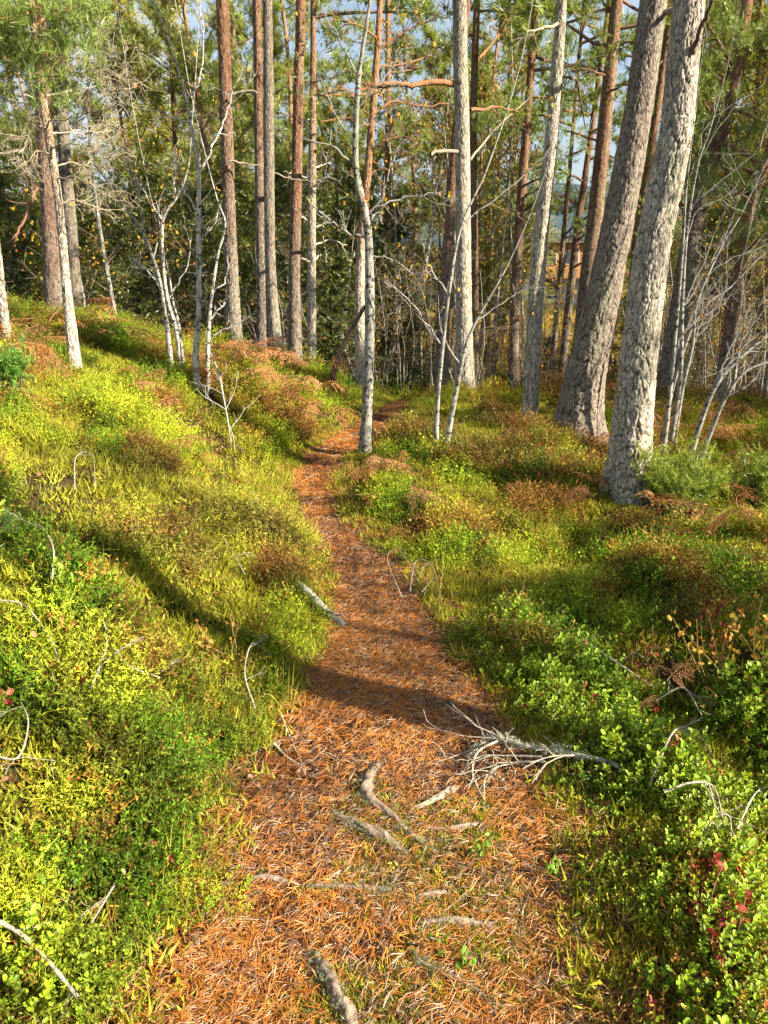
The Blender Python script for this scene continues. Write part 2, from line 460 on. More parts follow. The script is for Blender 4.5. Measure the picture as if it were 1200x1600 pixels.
hx = np.linspace(-900, 1100, 160); hd = np.linspace(0, 1, 14)
HX, HD = np.meshgrid(hx, hd)
crest = 30 + 26 * np.exp(-((HX - 190) / 160) ** 2) + 18 * np.exp(-((HX + 300) / 260) ** 2) + 7 * fbm(HX / 40, HX * 0, 3)
HZ = -8 + crest * np.sin(HD * math.pi / 2)
v = np.stack([HX, 640 + HD * 200, HZ], -1).reshape(-1, 3)
i = np.arange(13)[:, None]; j = np.arange(159)[None]; a = i * 160 + j
f = np.concatenate([np.stack([a, a + 1, a + 161], -1).reshape(-1, 3), np.stack([a, a + 161, a + 160], -1).reshape(-1, 3)])
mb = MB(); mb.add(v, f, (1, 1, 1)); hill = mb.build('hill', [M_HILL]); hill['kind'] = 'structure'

# ------------------------------------------------------------------ trunks
GREY = np.array([.25, .205, .165]); PALE = np.array([.50, .43, .35]); RED = np.array([.21, .105, .066]); ORANGE = np.array([.38, .19, .095])
BWHITE = np.array([.52, .49, .43]); DARKB = np.array([.085, .06, .042]); TWIG = np.array([.24, .18, .12]); DEAD = np.array([.34, .28, .20])
LICH = np.array([.30, .32, .19])

def trunk(pts, radii, cols, sides=28, dz=.04, cell=.035, cellh=.075, amp=.010, flare=.35, lichen=.3, seed=1):
    """pts, radii, cols run from the foot upward; returns a mesh builder with plates of bark raised round dark cracks"""
    pts = np.asarray(pts, float)
    ln = np.linalg.norm(np.diff(pts, axis=0), axis=1).sum()
    rows = max(8, int(ln / dz))
    kk = np.concatenate([[0], np.cumsum(np.linalg.norm(np.diff(pts, axis=0), axis=1))]); kk /= kk[-1]
    dense = smooth_path(pts, 400)
    dl = np.concatenate([[0], np.cumsum(np.linalg.norm(np.diff(dense, axis=0), axis=1))])
    fine = min(dl[-1], 5.6)
    s = np.concatenate([np.arange(0, fine, dz), np.linspace(fine, dl[-1], max(2, int((dl[-1] - fine) / (dz * 6)) + 1))]) if dl[-1] > fine + .3 else np.linspace(0, dl[-1], rows)
    rows = len(s)
    p = np.stack([np.interp(s, dl, dense[:, q]) for q in range(3)], -1)
    r = np.interp(s / s[-1], kk, radii)
    col = np.stack([np.interp(s / s[-1], kk, [c[q] for c in cols]) for q in range(3)], -1)
    t, n, b = frames(p)
    th = np.arange(sides) / sides * PI2
    S, TH = np.meshgrid(s, th, indexing='ij')
    nc = max(5, int(round(PI2 * radii[0] / cell))); nb = max(4, int(round(PI2 * radii[0] / (cell * 2.4))))
    U = TH / PI2; cx_, sx_ = np.cos(TH) * radii[0], np.sin(TH) * radii[0]
    def n3(k, sd_, oc=2): return fbm(cx_ / cell * k + 40 + S / cellh * k * .37, S / cellh * k + sx_ / cell * k, seed + sd_, oc) - .5
    w1 = n3(.35, 1, 3) * 1.7; w2 = n3(1.3, 2, 2) * .8; w3 = n3(.5, 3, 3) * 1.5; w4 = n3(1.5, 4, 2) * .7
    f1, f2, cid = voronoi(U * nc + w1 + w2, S / cellh + w3 + w4, nc, seed)
    g1, g2, gid = voronoi(U * nb + w1 * .5 + w4 * .5, S / (cellh * 3.2) + w3 * .5, nb, seed + 31)
    small = sstep(.01, .17, f2 - f1); large = sstep(.0, .10, g2 - g1)
    plate = (.45 + .55 * small) * (.25 + .75 * large)
    fl = 1 + flare * np.exp(-np.maximum(S - .1, 0) / .22) * (1 + .45 * np.sin(TH * 4 + seed) + .25 * np.sin(TH * 7 + seed * 2))
    big = 1 + .05 * (fbm(np.cos(TH) * 1.5 + 4, S * 1.4 + np.sin(TH), seed + 3, 2) - .5) * 2
    rr = r[:, None] * fl * big + amp * (plate * (.6 + .4 * cid + .3 * gid) + .35 * n3(2.2, 6, 2) - .8) * np.clip(r[:, None] / radii[0], .35, 1)
    v = p[:, None] + (np.cos(TH)[..., None] * n[:, None] + np.sin(TH)[..., None] * b[:, None]) * rr[..., None]
    shade = .84 + .20 * cid + .12 * gid + .30 * (fbm(np.cos(TH) * 3, S * 6 + np.sin(TH) * 3, seed + 8, 3) - .5)
    c = col[:, None] * shade[..., None]
    lk = sstep(.52, .66, fbm(np.cos(TH) * 2.2 + 9, S * 2.5 + np.sin(TH) * 2.2, seed + 12, 4)) * lichen
    c = c * (1 - lk[..., None]) + LICH * lk[..., None]
    crack = np.array([.055, .037, .026])
    pl = sstep(.1, .85, plate)[..., None]
    c = crack * (1 - pl) + c * pl
    mb = MB(); mb.add(v.reshape(-1, 3), ring_faces(rows, sides), c.reshape(-1, 3), 0, True)
    return mb, p, r

# ------------------------------------------------------------------ foliage templates
def tuft_template(n=12, ln=.11, wd=.0075, spread=1.1):
    t = TP()
    for k in range(n):
        az = rng.uniform(0, PI2); a = rng.uniform(.15, spread)
        d = np.array([math.sin(a) * math.cos(az), math.sin(a) * math.sin(az), math.cos(a)])
        t.blade(np.array([0, 0, -rng.uniform(0, .05)]), d, ln * rng.uniform(.7, 1.1), wd, rng.uniform(.7, 1.25))
    return t.done()
def spray_template(n=12, ln=.24, wd=.018):
    t = TP()
    for k in range(n):
        z = rng.uniform(0, 1) * ln; az = rng.uniform(0, PI2)
        t.blade([0, 0, z], [math.cos(az) * .8, math.sin(az) * .8, .7], .075 * rng.uniform(.7, 1.2), wd, rng.uniform(.7, 1.25))
    return t.done()
def flat_leaf_template(ln=.03, wd=.022):
    t = TP(); t.oval([0, 0, 0], [0, 0, 1], [0, 1, 0], ln, wd, rng.uniform(.8, 1.2)); return t.done()
TUFT = [tuft_template() for _ in range(6)]
TUFT_MID = [tuft_template(18, .065, .0042, 1.2) for _ in range(6)]
TUFT_FINE = [tuft_template(26, .055, .0022, 1.1) for _ in range(5)]
SPRAY = [spray_template() for _ in range(6)]
AIRLEAF = [flat_leaf_template() for _ in range(4)]

NEEDLE_G = np.array([.25, .34, .065]); SPRUCE_G = np.array([.11, .15, .028])

def pine_crown(H, z0, rmax, nb, axis, lightness=1.0, yellow=0.0, dead=10, tuft=1.0, seed=0, dens=1.0):
    mb = MB(); tp, td = [], []
    for k in range(nb):
        t = (k + rng.uniform(0, 1)) / nb
        z = z0 + (H - z0) * t
        az = rng.uniform(0, PI2)
        Lb = rmax * (.35 + .65 * math.sin(math.pi * min(1, .22 + t * .85))) * rng.uniform(.6, 1.1)
        el = -.15 + .9 * t + rng.uniform(-.15, .25)
        d = np.array([math.cos(az) * math.cos(el), math.sin(az) * math.cos(el), math.sin(el)])
        p = wander(axis(z), d, Lb, 7, .38, .35)
        r0 = .010 + .018 * (1 - t) * Lb / rmax
        tube(mb, p, np.linspace(r0, .004, 7), RED * .8 * (1 - .3 * t) + DEAD * .2, 4, 0)
        ns = int(9 * dens) + 2
        for q in range(ns):
            f = rng.uniform(.28, 1.0); x = f * 6; i0 = min(5, int(x)); pos = p[i0] + (p[i0 + 1] - p[i0]) * (x - i0)
            bd = unit(p[i0 + 1] - p[i0]); sd = unit(bd * .7 + rng.normal(0, .6, 3) + np.array([0, 0, .35]))
            sl = Lb * rng.uniform(.14, .34) * (1.2 - f * .4)
            sp = wander(pos, sd, sl, 4, .45, .4)
            tube(mb, sp, np.linspace(.005, .0025, 4), DEAD * .75, 3, 0)
            m = max(2, int(sl / .13))
            for w in np.linspace(.4, 1, m):
                i1 = min(2, int(w * 3)); pp = sp[i1] + (sp[i1 + 1] - sp[i1]) * (w * 3 - i1)
                for _ in range(2):
                    tp.append(pp + rng.normal(0, .035, 3)); td.append(unit(sp[i1 + 1] - sp[i1]) + rng.normal(0, .5, 3) + np.array([0, 0, .3]))
        tp.append(p[-1]); td.append(p[-1] - p[-2])
    for k in range(dead):                               # dead grey branches under the crown
        z = z0 * rng.uniform(.35, 1.05); az = rng.uniform(0, PI2)
        p = wander(axis(z), [math.cos(az), math.sin(az), rng.uniform(-.25, .2)], rmax * rng.uniform(.25, .7), 6, .5, .1)
        tube(mb, p, np.linspace(.012, .003, 6), DEAD * .8, 4, 0)
        for q in range(4):
            i0 = rng.integers(2, 6); tube(mb, wander(p[i0], unit(p[i0] - p[i0 - 1]) + rng.normal(0, .6, 3), .35 * rng.uniform(.5, 1.2), 4, .6), np.linspace(.004, .0018, 4), DEAD * .8, 3, 0)
    tp = np.array(tp); td = np.array(td)
    base = NEEDLE_G * lightness * np.array([1 + .5 * yellow, 1 + .15 * yellow, 1])
    cl = fbm(tp[:, 0] * 1.1 + seed * 7, tp[:, 2] * 1.1 + tp[:, 1], 40 + seed, 2)
    col = base * (.75 + .5 * cl)[:, None] * rng.uniform(.8, 1.2, (len(tp), 1))
    old = rng.random(len(tp)) < .07
    col[old] = np.array([.20, .12, .03])
    scatter(mb, TUFT, tp, align(td), rng.uniform(.8, 1.25, len(tp)) * tuft, col, 1)
    return mb

def spruce_crown(H, z0, rmax, lightness=1.0, yellow=0.0, seed=0, step=.2):
    mb = MB(); tp, td = [], []
    z = z0
    while z < H - .1:
        t = (z - z0) / (H - z0)
        Lb0 = rmax * (1 - t) ** .85 * (.8 if t < .06 else 1) + .12
        for k in range(5):
            az = rng.uniform(0, PI2); Lb = Lb0 * rng.uniform(.65, 1.12)
            el = -.35 + .75 * t + rng.uniform(-.12, .12)
            p = wander([0, 0, z + rng.uniform(-.08, .08)], [math.cos(az) * math.cos(el), math.sin(az) * math.cos(el), math.sin(el)], Lb, 6, .15, .5)
            tube(mb, p, np.linspace(.012 * Lb / rmax + .003, .003, 6), DARKB * 1.4, 3, 0)
            m = max(3, int(Lb / .16))
            for f in np.linspace(.15, 1, m):
                x = f * 5; i0 = min(4, int(x)); pos = p[i0] + (p[i0 + 1] - p[i0]) * (x - i0); bd = unit(p[i0 + 1] - p[i0])
                side = unit(np.cross(bd, [0, 0, 1]))
                for sgn in (-1, 1, 0):
                    dd = bd * .6 + side * sgn * .8 + np.array([0, 0, -.35 + rng.uniform(-.2, .2)])
                    l2 = Lb * .22 * (1.15 - f * .6)
                    for w in np.arange(0, max(l2, .1), .17):
                        tp.append(pos + unit(dd) * w); td.append(dd + rng.normal(0, .2, 3))
        z += step * (1 + .3 * rng.uniform(-1, 1)) * (1.1 - .4 * t)
    tube(mb, [[0, 0, z0], [0, 0, H]], [.03, .004], DARKB, 4, 0)
    tp = np.array(tp); td = np.array(td)
    base = SPRUCE_G * lightness * np.array([1 + .9 * yellow, 1 + .35 * yellow, 1])
    cl = fbm(tp[:, 0] * 1.3 + seed * 5, tp[:, 2] * 1.3 + tp[:, 1], 60 + seed, 2)
    scatter(mb, SPRAY, tp, align(td), rng.uniform(.8, 1.2, len(tp)), base * (.7 + .6 * cl)[:, None] * rng.uniform(.8, 1.2, (len(tp), 1)), 1)
    return mb

def grow(mb, p0, d, ln, r, level, col, tips, kids=4, wob=.35, lift=.3, sides=4, mat=0, spread=.7):
    n = 7 if level > 1 else 5
    p = wander(p0, d, ln, n, wob, lift)
    tube(mb, p, np.linspace(r, max(r * .35, .0012), n), col, sides if level > 1 else 3, mat)
    tips.append((p[-1], p[-1] - p[-2]))
    if level <= 0: return p
    for k in range(kids):
        f = rng.uniform(.25, .97) * (n - 1); i0 = min(n - 2, int(f)); pos = p[i0] + (p[i0 + 1] - p[i0]) * (f - i0)
        dd = unit(unit(p[i0 + 1] - p[i0]) + rng.normal(0, spread, 3))
        grow(mb, pos, dd, ln * rng.uniform(.3, .55), r * .5, level - 1, col, tips, kids, wob * 1.1, lift, 3, mat, spread)
    return p

def leaves_at(mb, pts, n, spread, cols, size=1.0, mat=1, temps=None):
    pts = np.asarray(pts); k = rng.integers(0, len(pts), n)
    pos = pts[k] + rng.normal(0, spread, (n, 3))
    ci = rng.integers(0, len(cols), n)
    scatter(mb, temps or AIRLEAF, pos, tilt_rot(n, 1.2), rng.uniform(.7, 1.3, n) * size, np.asarray(cols)[ci] * rng.uniform(.75, 1.25, (n, 1)), mat)

YELLOWS = np.array([[.50, .33, .03], [.42, .24, .025], [.30, .27, .04], [.45, .18, .03]])

# ------------------------------------------------------------------ the trees one can place in the photograph
CROWNS = []
for k in range(4):
    H_, z_ = [(9, 5), (8, 4.2), (9, 5.4), (7.5, 4.0)][k]
    CROWNS.append(pine_crown(H_, z_ * .0 + .2, 1.9, 26, lambda z: np.array([0, 0, z]), 1.0, .2, 0, 1.5, seed=k).mesh('crown', [M_TWIG, M_NEEDLE]))

def px_tree(name, label, cat, pts, Y, cols, H=12.0, group=None, crown=None, mat=None, sides=24, dz=.05, cell=.032, cellh=.065, amp=.010,
            flare=.3, lichen=.3, seed=1, tip=.35, base_w=None, crown_scale=1.0, hz=None):
    """pts: (u, v, width in pixels) from the foot up, standing at distance Y"""
    w = [at(u, v, Y) for u, v, _ in pts]
    rad = []
    for (u, v, wd), p in zip(pts, w):
        dp = p[1] * ct + (EYE - p[2]) * st
        rad.append(wd * .5 * dp / FPX)
    foot = w[0].copy(); g = T(foot[0], foot[1])
    d = unit(w[1] - w[0])
    base = np.array([foot[0], foot[1], g]) if abs(foot[2] - g) < .35 else w[0] + d * ((g - w[0][2]) / max(d[2], .3))
    g = T(base[0], base[1]); base[2] = g
    if foot[2] - g > .15: P = [base - d * .15] + w; RD = [rad[0] * 1.02] + rad
    else: P = [np.array([base[0], base[1], g - .12])] + [q for q in w if q[2] > g + .1]; RD = [rad[0]] + [r for q, r in zip(w, rad) if q[2] > g + .1]
    top = P[-1]; dt = unit(P[-1] - P[-2]); rest = H - top[2]
    if rest > .2:
        for f in (.5, 1.0):
            d2 = unit(dt + np.array([0, 0, .8 * f])); P.append(top + d2 * rest * f); RD.append(RD[-1] * (1 - (1 - tip) * .5) if f < 1 else RD[len(P) - 3] * tip)
    n = len(P)
    hts = np.array([q[2] - g for q in P])
    cc = []
    for h in hts:
        f = np.interp(h, [c[0] for c in cols], np.arange(len(cols))); i0 = min(len(cols) - 2, int(f)); cc.append(cols[i0][1] * (1 - f + i0) + cols[i0 + 1][1] * (f - i0))
    root = thing(name, label, cat, base, group)
    if mat is None and sides < 100: sides = int(min(84, sides * 1.9)); dz = min(dz, max(.014, .0016 * Y))
    mb, cp, cr = trunk(P, RD, cc, sides, dz, cell, cellh, amp, flare, lichen, seed)
    mb.build('trunk', [mat or M_BARK], root, base)
    if crown is not None:
        c = bpy.data.objects.new('crown', CROWNS[crown]); COL.objects.link(c); c.parent = root
        hh = H - 6.0 * crown_scale if H > 9 else H * .55
        kx = int(np.argmin(np.abs(cp[:, 2] - (base[2] + hh))))
        c.location = tuple(cp[kx] - base); c.rotation_euler = (0, 0, seed * 1.7); c.scale = (crown_scale,) * 3
    return root, base, cp, cr

def limb(root, base, pts, Y, col, tips=None, twigs=4, dY=0.0, wob=.3, name='branch', leaves=0, tufts=0, twl=.45, lift=.2, mat=None, r_min=.0016, levels=1, leafcols=YELLOWS):
    """pts: (u, v, width px); dY lets the branch tip come nearer or go farther than the trunk"""
    k = len(pts); P = []; Rr = []
    for i_, (u, v, w) in enumerate(pts):
        yv = Y + dY * i_ / (k - 1)
        q = at(u, v, yv); P.append(q); Rr.append(max(r_min, w * .5 * depth(yv, q[2]) / FPX))
    n = 4 * k; sp = smooth_path(P, n); rr = np.interp(np.linspace(0, 1, n), np.linspace(0, 1, k), Rr)
    sp[1:-1] += rng.normal(0, .006, (n - 2, 3))
    mb = MB(); tube(mb, sp, rr, col, 7, 0)
    tl = []
    ln = np.linalg.norm(np.diff(sp, axis=0), axis=1).sum()
    for q in range(twigs):
        i0 = rng.integers(n // 4, n); bd = unit(sp[min(i0 + 1, n - 1)] - sp[i0 - 1])
        grow(mb, sp[i0], bd + rng.normal(0, .75, 3), ln * twl * rng.uniform(.4, 1.1), max(.0016, rr[i0] * .45), levels, col * rng.uniform(.85, 1.15), tl, 3, wob, lift, 4)
    mats = [mat or M_TWIG, M_LEAF]
    pts_ = np.array([t[0] for t in tl] + [sp[-1]])
    if leaves: leaves_at(mb, pts_, leaves, .05, leafcols)
    if tufts:
        mats[1] = M_NEEDLE
        pos = pts_[rng.integers(0, len(pts_), tufts)] + rng.normal(0, .07, (tufts, 3))
        scatter(mb, TUFT_MID, pos, tilt_rot(tufts, .9), rng.uniform(.8, 1.3, tufts), NEEDLE_G * .9 * rng.uniform(.7, 1.3, (tufts, 1)), 1)
    return mb.build(name, mats, root, base)

OLD = [(0, PALE), (2.2, PALE * .9), (4.5, GREY), (9, ORANGE)]
OLDG = [(0, GREY * 1.1), (2, GREY), (4.5, GREY * .95), (9, ORANGE)]
MIDP = [(0, GREY), (1.2, GREY * .8 + RED * .2), (2.6, RED), (9, ORANGE)]

# two big leaning pines on the right
r_, b_, cp_, cr_ = px_tree('pine_tree', 'thick leaning pine with bright scaly bark, nearest on the right beside the green juniper', 'tree',
    [(984, 762, 66), (990, 640, 58), (1018, 400, 52), (1057, 200, 49), (1077, 0, 47)], 4.75, OLD, 13, None, 0, None, 140, .009, .030, .062, .018, .38, .35, 3)
limb(r_, b_, [(1066, 100, 20), (1068, 40, 17), (1062, -60, 14)], 4.75, GREY, None, 0, .1)
limb(r_, b_, [(1078, 88, 9), (1092, 55, 7), (1108, 10, 6), (1130, -30, 4)], 4.7, DARKB * 1.6, None, 2, -.3)
r_, b_, cp_, cr_ = px_tree('pine_tree', 'thick leaning pine in shade with a thin lit edge, second big trunk from the right', 'tree',
    [(903, 672, 66), (912, 600, 60), (955, 400, 48), (992, 200, 43), (1021, 0, 41)], 6.35, OLDG, 13, None, 1, None, 120, .010, .030, .062, .017, .38, .3, 8)
limb(r_, b_, [(1040, 20, 9), (1060, 12, 8), (1080, 0, 6)], 6.3, GREY, None, 1, -.2)
r_, b_, cp_, cr_ = px_tree('pine_tree', 'slender pale pine with lichen bark standing left of the two big leaning pines', 'tree',
    [(828, 668, 25), (832, 560, 24), (842, 400, 24), (863, 200, 20), (878, 0, 16)], 6.5, OLD, 11, None, 2, None, 44, .025, .03, .06, .008, .2, .5, 12)
limb(r_, b_, [(874, 38, 5), (850, 44, 4), (822, 50, 2)], 6.5, DEAD, None, 3, -.4)
limb(r_, b_, [(868, 120, 4), (895, 122, 3.5), (905, 140, 3), (915, 200, 2)], 6.5, DARKB * 2, None, 3, .5)
r_, b_, cp_, cr_ = px_tree('pine_tree', 'grey barked pine just right of the path end with a broken white branch stub', 'tree',
    [(727, 612, 30), (725, 500, 25), (724, 400, 24), (722, 200, 23), (718, 0, 22)], 8.3, OLD, 13, None, 3, None, 48, .03, .034, .07, .009, .2, .4, 15)
limb(r_, b_, [(712, 132, 10), (668, 128, 9), (640, 133, 8), (604, 130, 6), (560, 140, 3)], 8.3, ORANGE * .8, None, 5, -.3)
limb(r_, b_, [(715, 237, 6), (690, 236, 6), (672, 240, 5)], 8.2, DEAD * .8, None, 0, -.3)
limb(r_, b_, [(684, 240, 4), (676, 250, 4), (666, 262, 2)], 8.05, DEAD * .8, None, 0, 0)
limb(r_, b_, [(735, 250, 4), (775, 200, 3), (830, 150, 2)], 8.3, DEAD, None, 5, .6, leaves=8)
limb(r_, b_, [(735, 172, 6), (780, 168, 4), (812, 175, 2)], 8.3, ORANGE * .7, None, 5, .5, tufts=60)
r_, b_, cp_, cr_ = px_tree('pine_tree', 'red brown pine trunk directly behind the grey pine right of the path end', 'tree',
    [(690, 606, 22), (693, 500, 20), (700, 400, 18), (710, 240, 14), (722, 100, 12)], 9.6, MIDP, 12, None, 1, None, 24, .05, flare=.2, seed=18)
r_, b_, cp_, cr_ = px_tree('pine_tree', 'thin orange pine trunk rising close behind the grey pine near the top', 'tree',
    [(742, 590, 13), (741, 400, 12), (740, 180, 11), (745, 0, 10)], 12.5, MIDP, 11, None, 3, None, 18, .06, seed=19)
limb(r_, b_, [(741, 100, 5), (775, 60, 4), (800, 20, 2)], 12.5, ORANGE, None, 5, .4, tufts=120)
limb(r_, b_, [(742, 175, 5), (770, 165, 4), (800, 172, 2)], 12.5, ORANGE, None, 5, -.4, tufts=120)
# left of the path end
r_, b_, cp_, cr_ = px_tree('pine_tree', 'grey barked pine with a sunlit flared foot by the bracken left of the path end', 'tree',
    [(437, 592, 24), (428, 500, 18), (422, 400, 16), (420, 200, 16), (418, 0, 14)], 7.9, [(0, PALE * .85), (.7, GREY), (3, GREY * .85), (9, ORANGE)], 12, None, 0, None, 36, .035, .03, .06, .008, .25, .35, 22)
limb(r_, b_, [(425, 150, 4), (440, 140, 3), (452, 128, 2)], 7.9, DARKB, None, 1)
limb(r_, b_, [(425, 270, 3), (460, 280, 2), (480, 282, 1.5)], 7.9, DEAD, None, 2)
r_, b_, cp_, cr_ = px_tree('pine_tree', 'dark reddish pine close behind the sunlit grey pine left of the path end', 'tree',
    [(411, 574, 19), (408, 400, 15), (404, 200, 14), (401, 0, 14)], 8.9, [(0, GREY * .8), (1.5, GREY * .8), (3, RED), (9, ORANGE)], 12, None, 2, None, 26, .05, seed=24)
limb(r_, b_, [(402, 150, 4), (385, 142, 3), (360, 146, 2)], 8.9, DEAD, None, 3)
r_, b_, cp_, cr_ = px_tree('pine_tree', 'straight red brown pine, middle trunk of the row left of the path end', 'tree',
    [(461, 576, 20), (460, 450, 18), (463, 300, 17), (467, 100, 15), (470, 0, 15)], 8.8, [(0, GREY * .9), (.9, GREY * .8), (1.6, RED * 1.05), (9, ORANGE)], 13, None, 1, None, 30, .045, seed=27)
r_, b_, cp_, cr_ = px_tree('pine_tree', 'slim pale pine with short side branches, standing behind a small juniper', 'tree',
    [(487, 548, 14), (487, 400, 13), (488, 250, 12), (489, 100, 9), (489, 0, 8)], 10.0, [(0, PALE), (2, PALE * .9), (4, ORANGE * .8), (9, ORANGE)], 10, None, 3, None, 24, .05, seed=29)
for (v, s, w) in ((262, 1, 44), (285, 1, 38), (290, 1, 30), (355, 1, 28), (382, 1, 48), (280, -1, 40), (345, -1, 34), (410, -1, 22), (405, 1, 18), (150, 1, 50), (190, -1, 40)):
    limb(r_, b_, [(488 + s * 5, v, 3), (488 + s * (5 + w * .5), v - 7, 2.4), (488 + s * (5 + w), v - 3 + rng.uniform(-9, 9), 1.4)], 10, PALE * .9, None, 3, rng.uniform(-.8, .8), leaves=3)
r_, b_, cp_, cr_ = px_tree('pine_tree', 'tall red brown pine at the end of the mossy ridge beside the young birches', 'tree',
    [(366, 556, 24), (362, 430, 21), (357, 300, 19), (352, 120, 19), (347, 0, 19)], 8.3, [(0, GREY), (1.0, GREY * .9), (2.2, RED * .9), (4, ORANGE * .7), (9, ORANGE)], 13, None, 0, None, 34, .04, seed=33)
limb(r_, b_, [(363, 148, 3), (385, 142, 3), (405, 146, 2)], 8.2, DEAD, None, 2)
limb(r_, b_, [(360, 252, 4), (380, 254, 3), (410, 262, 2)], 8.2, DEAD, None, 3)
# pine with dead twigs on the left ridge
r_, b_, cp_, cr_ = px_tree('pine_tree', 'young leaning pine with orange upper bark and tangled dead twigs on the left ridge', 'tree',
    [(112, 524, 17), (104, 450, 14), (92, 320, 13), (74, 200, 12), (58, 90, 11), (48, 0, 10)], 5.6, [(0, PALE * 1.1), (.9, PALE), (1.5, PALE * .5 + ORANGE * .6), (3, ORANGE)], 7, None, None, None, 30, .03, .028, .05, .006, .2, .2, 36)
for (v, du, dv, w) in ((230, 95, 15, 3), (318, 80, 12, 4), (190, 120, -30, 3), (150, 110, -25, 3), (240, -50, 20, 3), (170, -70, -20, 3), (262, 60, -8, 3),
                       (130, 120, -40, 3), (210, 100, -6, 3), (100, 90, 10, 3), (280, 90, 30, 3), (60, 100, -10, 3), (200, -45, 40, 2.5), (265, -30, 20, 2.5)):
    u0 = np.interp(v, [0, 90, 200, 320], [48, 58, 74, 92])
    limb(r_, b_, [(u0, v, w), (u0 + du * .4, v + dv * .1 - 6, w * .7), (u0 + du * .75, v + dv * .6, w * .5), (u0 + du, v + dv, 1.2)], 5.6, DEAD * 1.15, None, 12, rng.uniform(-.7, .7), .8, twl=.42, lift=-.1, levels=2, r_min=.0018)
for (v, du, dv) in ((95, -58, -50), (40, 70, -30), (20, -50, 10), (70, 50, 25), (10, 60, 10)):
    u0 = np.interp(v, [0, 90, 200, 320], [48, 58, 74, 92])
    limb(r_, b_, [(u0, v, 5), (u0 + du * .5, v + dv * .6, 4), (u0 + du, v + dv, 2)], 5.6, ORANGE, None, 8, rng.uniform(-.5, .5), .5, tufts=150, twl=.5)
r_, b_, cp_, cr_ = px_tree('pine_tree', 'thick grey pine trunk on the left ridge behind the leaning orange pine', 'tree',
    [(86, 470, 32), (82, 380, 30), (78, 300, 29), (68, 180, 24), (64, 60, 22)], 9.5, [(0, GREY * .9), (2, RED * .8 + GREY * .2), (6, ORANGE)], 13, None, 2, None, 30, .05, seed=41)
limb(r_, b_, [(75, 285, 5), (55, 300, 5), (35, 350, 4), (12, 380, 3)], 9.3, RED, None, 3, -.5)
r_, b_, cp_, cr_ = px_tree('pine_tree', 'shaded grey pine trunk behind, right of the thick ridge pine', 'tree',
    [(118, 470, 20), (110, 350, 19), (100, 230, 18), (90, 60, 15)], 10.5, [(0, GREY * .85), (3, GREY * .8), (8, ORANGE)], 13, None, 1, None, 26, .05, seed=43)
limb(r_, b_, [(92, 200, 4), (60, 215, 3), (10, 222, 2)], 10.5, DARKB * 1.5, None, 3, tufts=120)
r_, b_, cp_, cr_ = px_tree('pine_tree', 'pale slanting trunk cut by the left edge of the ridge', 'tree',
    [(2, 458, 13), (-2, 420, 12), (-8, 360, 11), (-30, 100, 9)], 6.0, OLD, 8, None, None, None, 24, .05, seed=44)
# middle: birch by the path and its neighbour
def slim(name, label, cat, pts, Y, col, H, mat, group=None, limbs=(), leaves=0, seed=1, lich=.2, amp=.003, sides=14, dz=.035, **kw):
    r, b, cp, cr = px_tree(name, label, cat, pts, Y, [(0, col), (9, col)], H, group, None, mat, sides, dz, .03, .05, amp, .25, lich, seed, .25)
    for lb in limbs:
        if len(lb) == 2: limb(r, b, lb[0], Y, col * .95, leaves=lb[1], mat=mat, **kw)
        else: limb(r, b, lb, Y, col * .95, leaves=leaves, mat=mat, **kw)
    return r, b, cp, cr
r_, b_, cp_, cr_ = slim('birch_tree', 'crooked birch with black and white lichen bark at the path bend', 'tree',
    [(570, 724, 21), (574, 640, 17), (578, 520, 15), (577, 400, 13), (572, 340, 12), (556, 260, 10), (558, 150, 8), (566, 80, 6), (578, 0, 5)], 5.75, BWHITE * .62, 4.6, M_BIRCH, sides=22, dz=.025,
    lich=.8, amp=.006, seed=51, limbs=[
      [(574, 372, 5), (545, 365, 4), (515, 345, 3), (480, 310, 2)], [(578, 330, 4), (605, 318, 3), (640, 308, 3), (690, 300, 2)], [(576, 345, 4), (592, 332, 3), (598, 350, 2)],
      [(556, 260, 4), (520, 230, 2.5), (470, 215, 1.5)], [(557, 170, 3), (600, 120, 2), (640, 60, 1.5)], [(560, 120, 3), (530, 60, 2), (500, 10, 1.2)], [(576, 400, 3), (610, 405, 2), (650, 430, 1.4)],
      [(572, 340, 3), (600, 300, 2), (612, 240, 1.3)], [(558, 200, 3), (590, 180, 2), (640, 165, 1.3)], [(556, 230, 3), (530, 190, 2), (500, 120, 1.3)]], leaves=9, twigs=6, levels=2, twl=.4)
r_, b_, cp_, cr_ = px_tree('pine_tree', 'thin pine with white foot and orange top right behind the crooked birch', 'tree',
    [(563, 592, 15), (562, 500, 15), (564, 400, 14), (570, 330, 12), (577, 240, 11), (586, 120, 10), (594, 0, 9)], 9.2, [(0, PALE * 1.15), (1.4, PALE * 1.1), (2.2, ORANGE * 1.1), (9, ORANGE)], 10, None, 2, None, 24, .04, seed=53)
for pts in ([(580, 240, 4), (600, 222, 4), (632, 214, 3), (650, 225, 2)], [(585, 145, 4), (560, 148, 4), (520, 150, 3), (480, 148, 2)], [(583, 180, 4), (610, 160, 4), (660, 165, 3), (700, 162, 2)],
            [(590, 60, 4), (560, 40, 3), (520, 30, 2)], [(590, 80, 4), (630, 50, 3), (680, 30, 2)], [(582, 200, 4), (550, 185, 3), (500, 190, 2)], [(588, 105, 3), (630, 100, 3), (680, 85, 2)], [(575, 270, 3), (605, 265, 2), (650, 290, 1.6)]):
    limb(r_, b_, pts, 9.2, ORANGE * .75, None, 8, rng.uniform(-.6, .6), .7, tufts=40, levels=2, twl=.45)
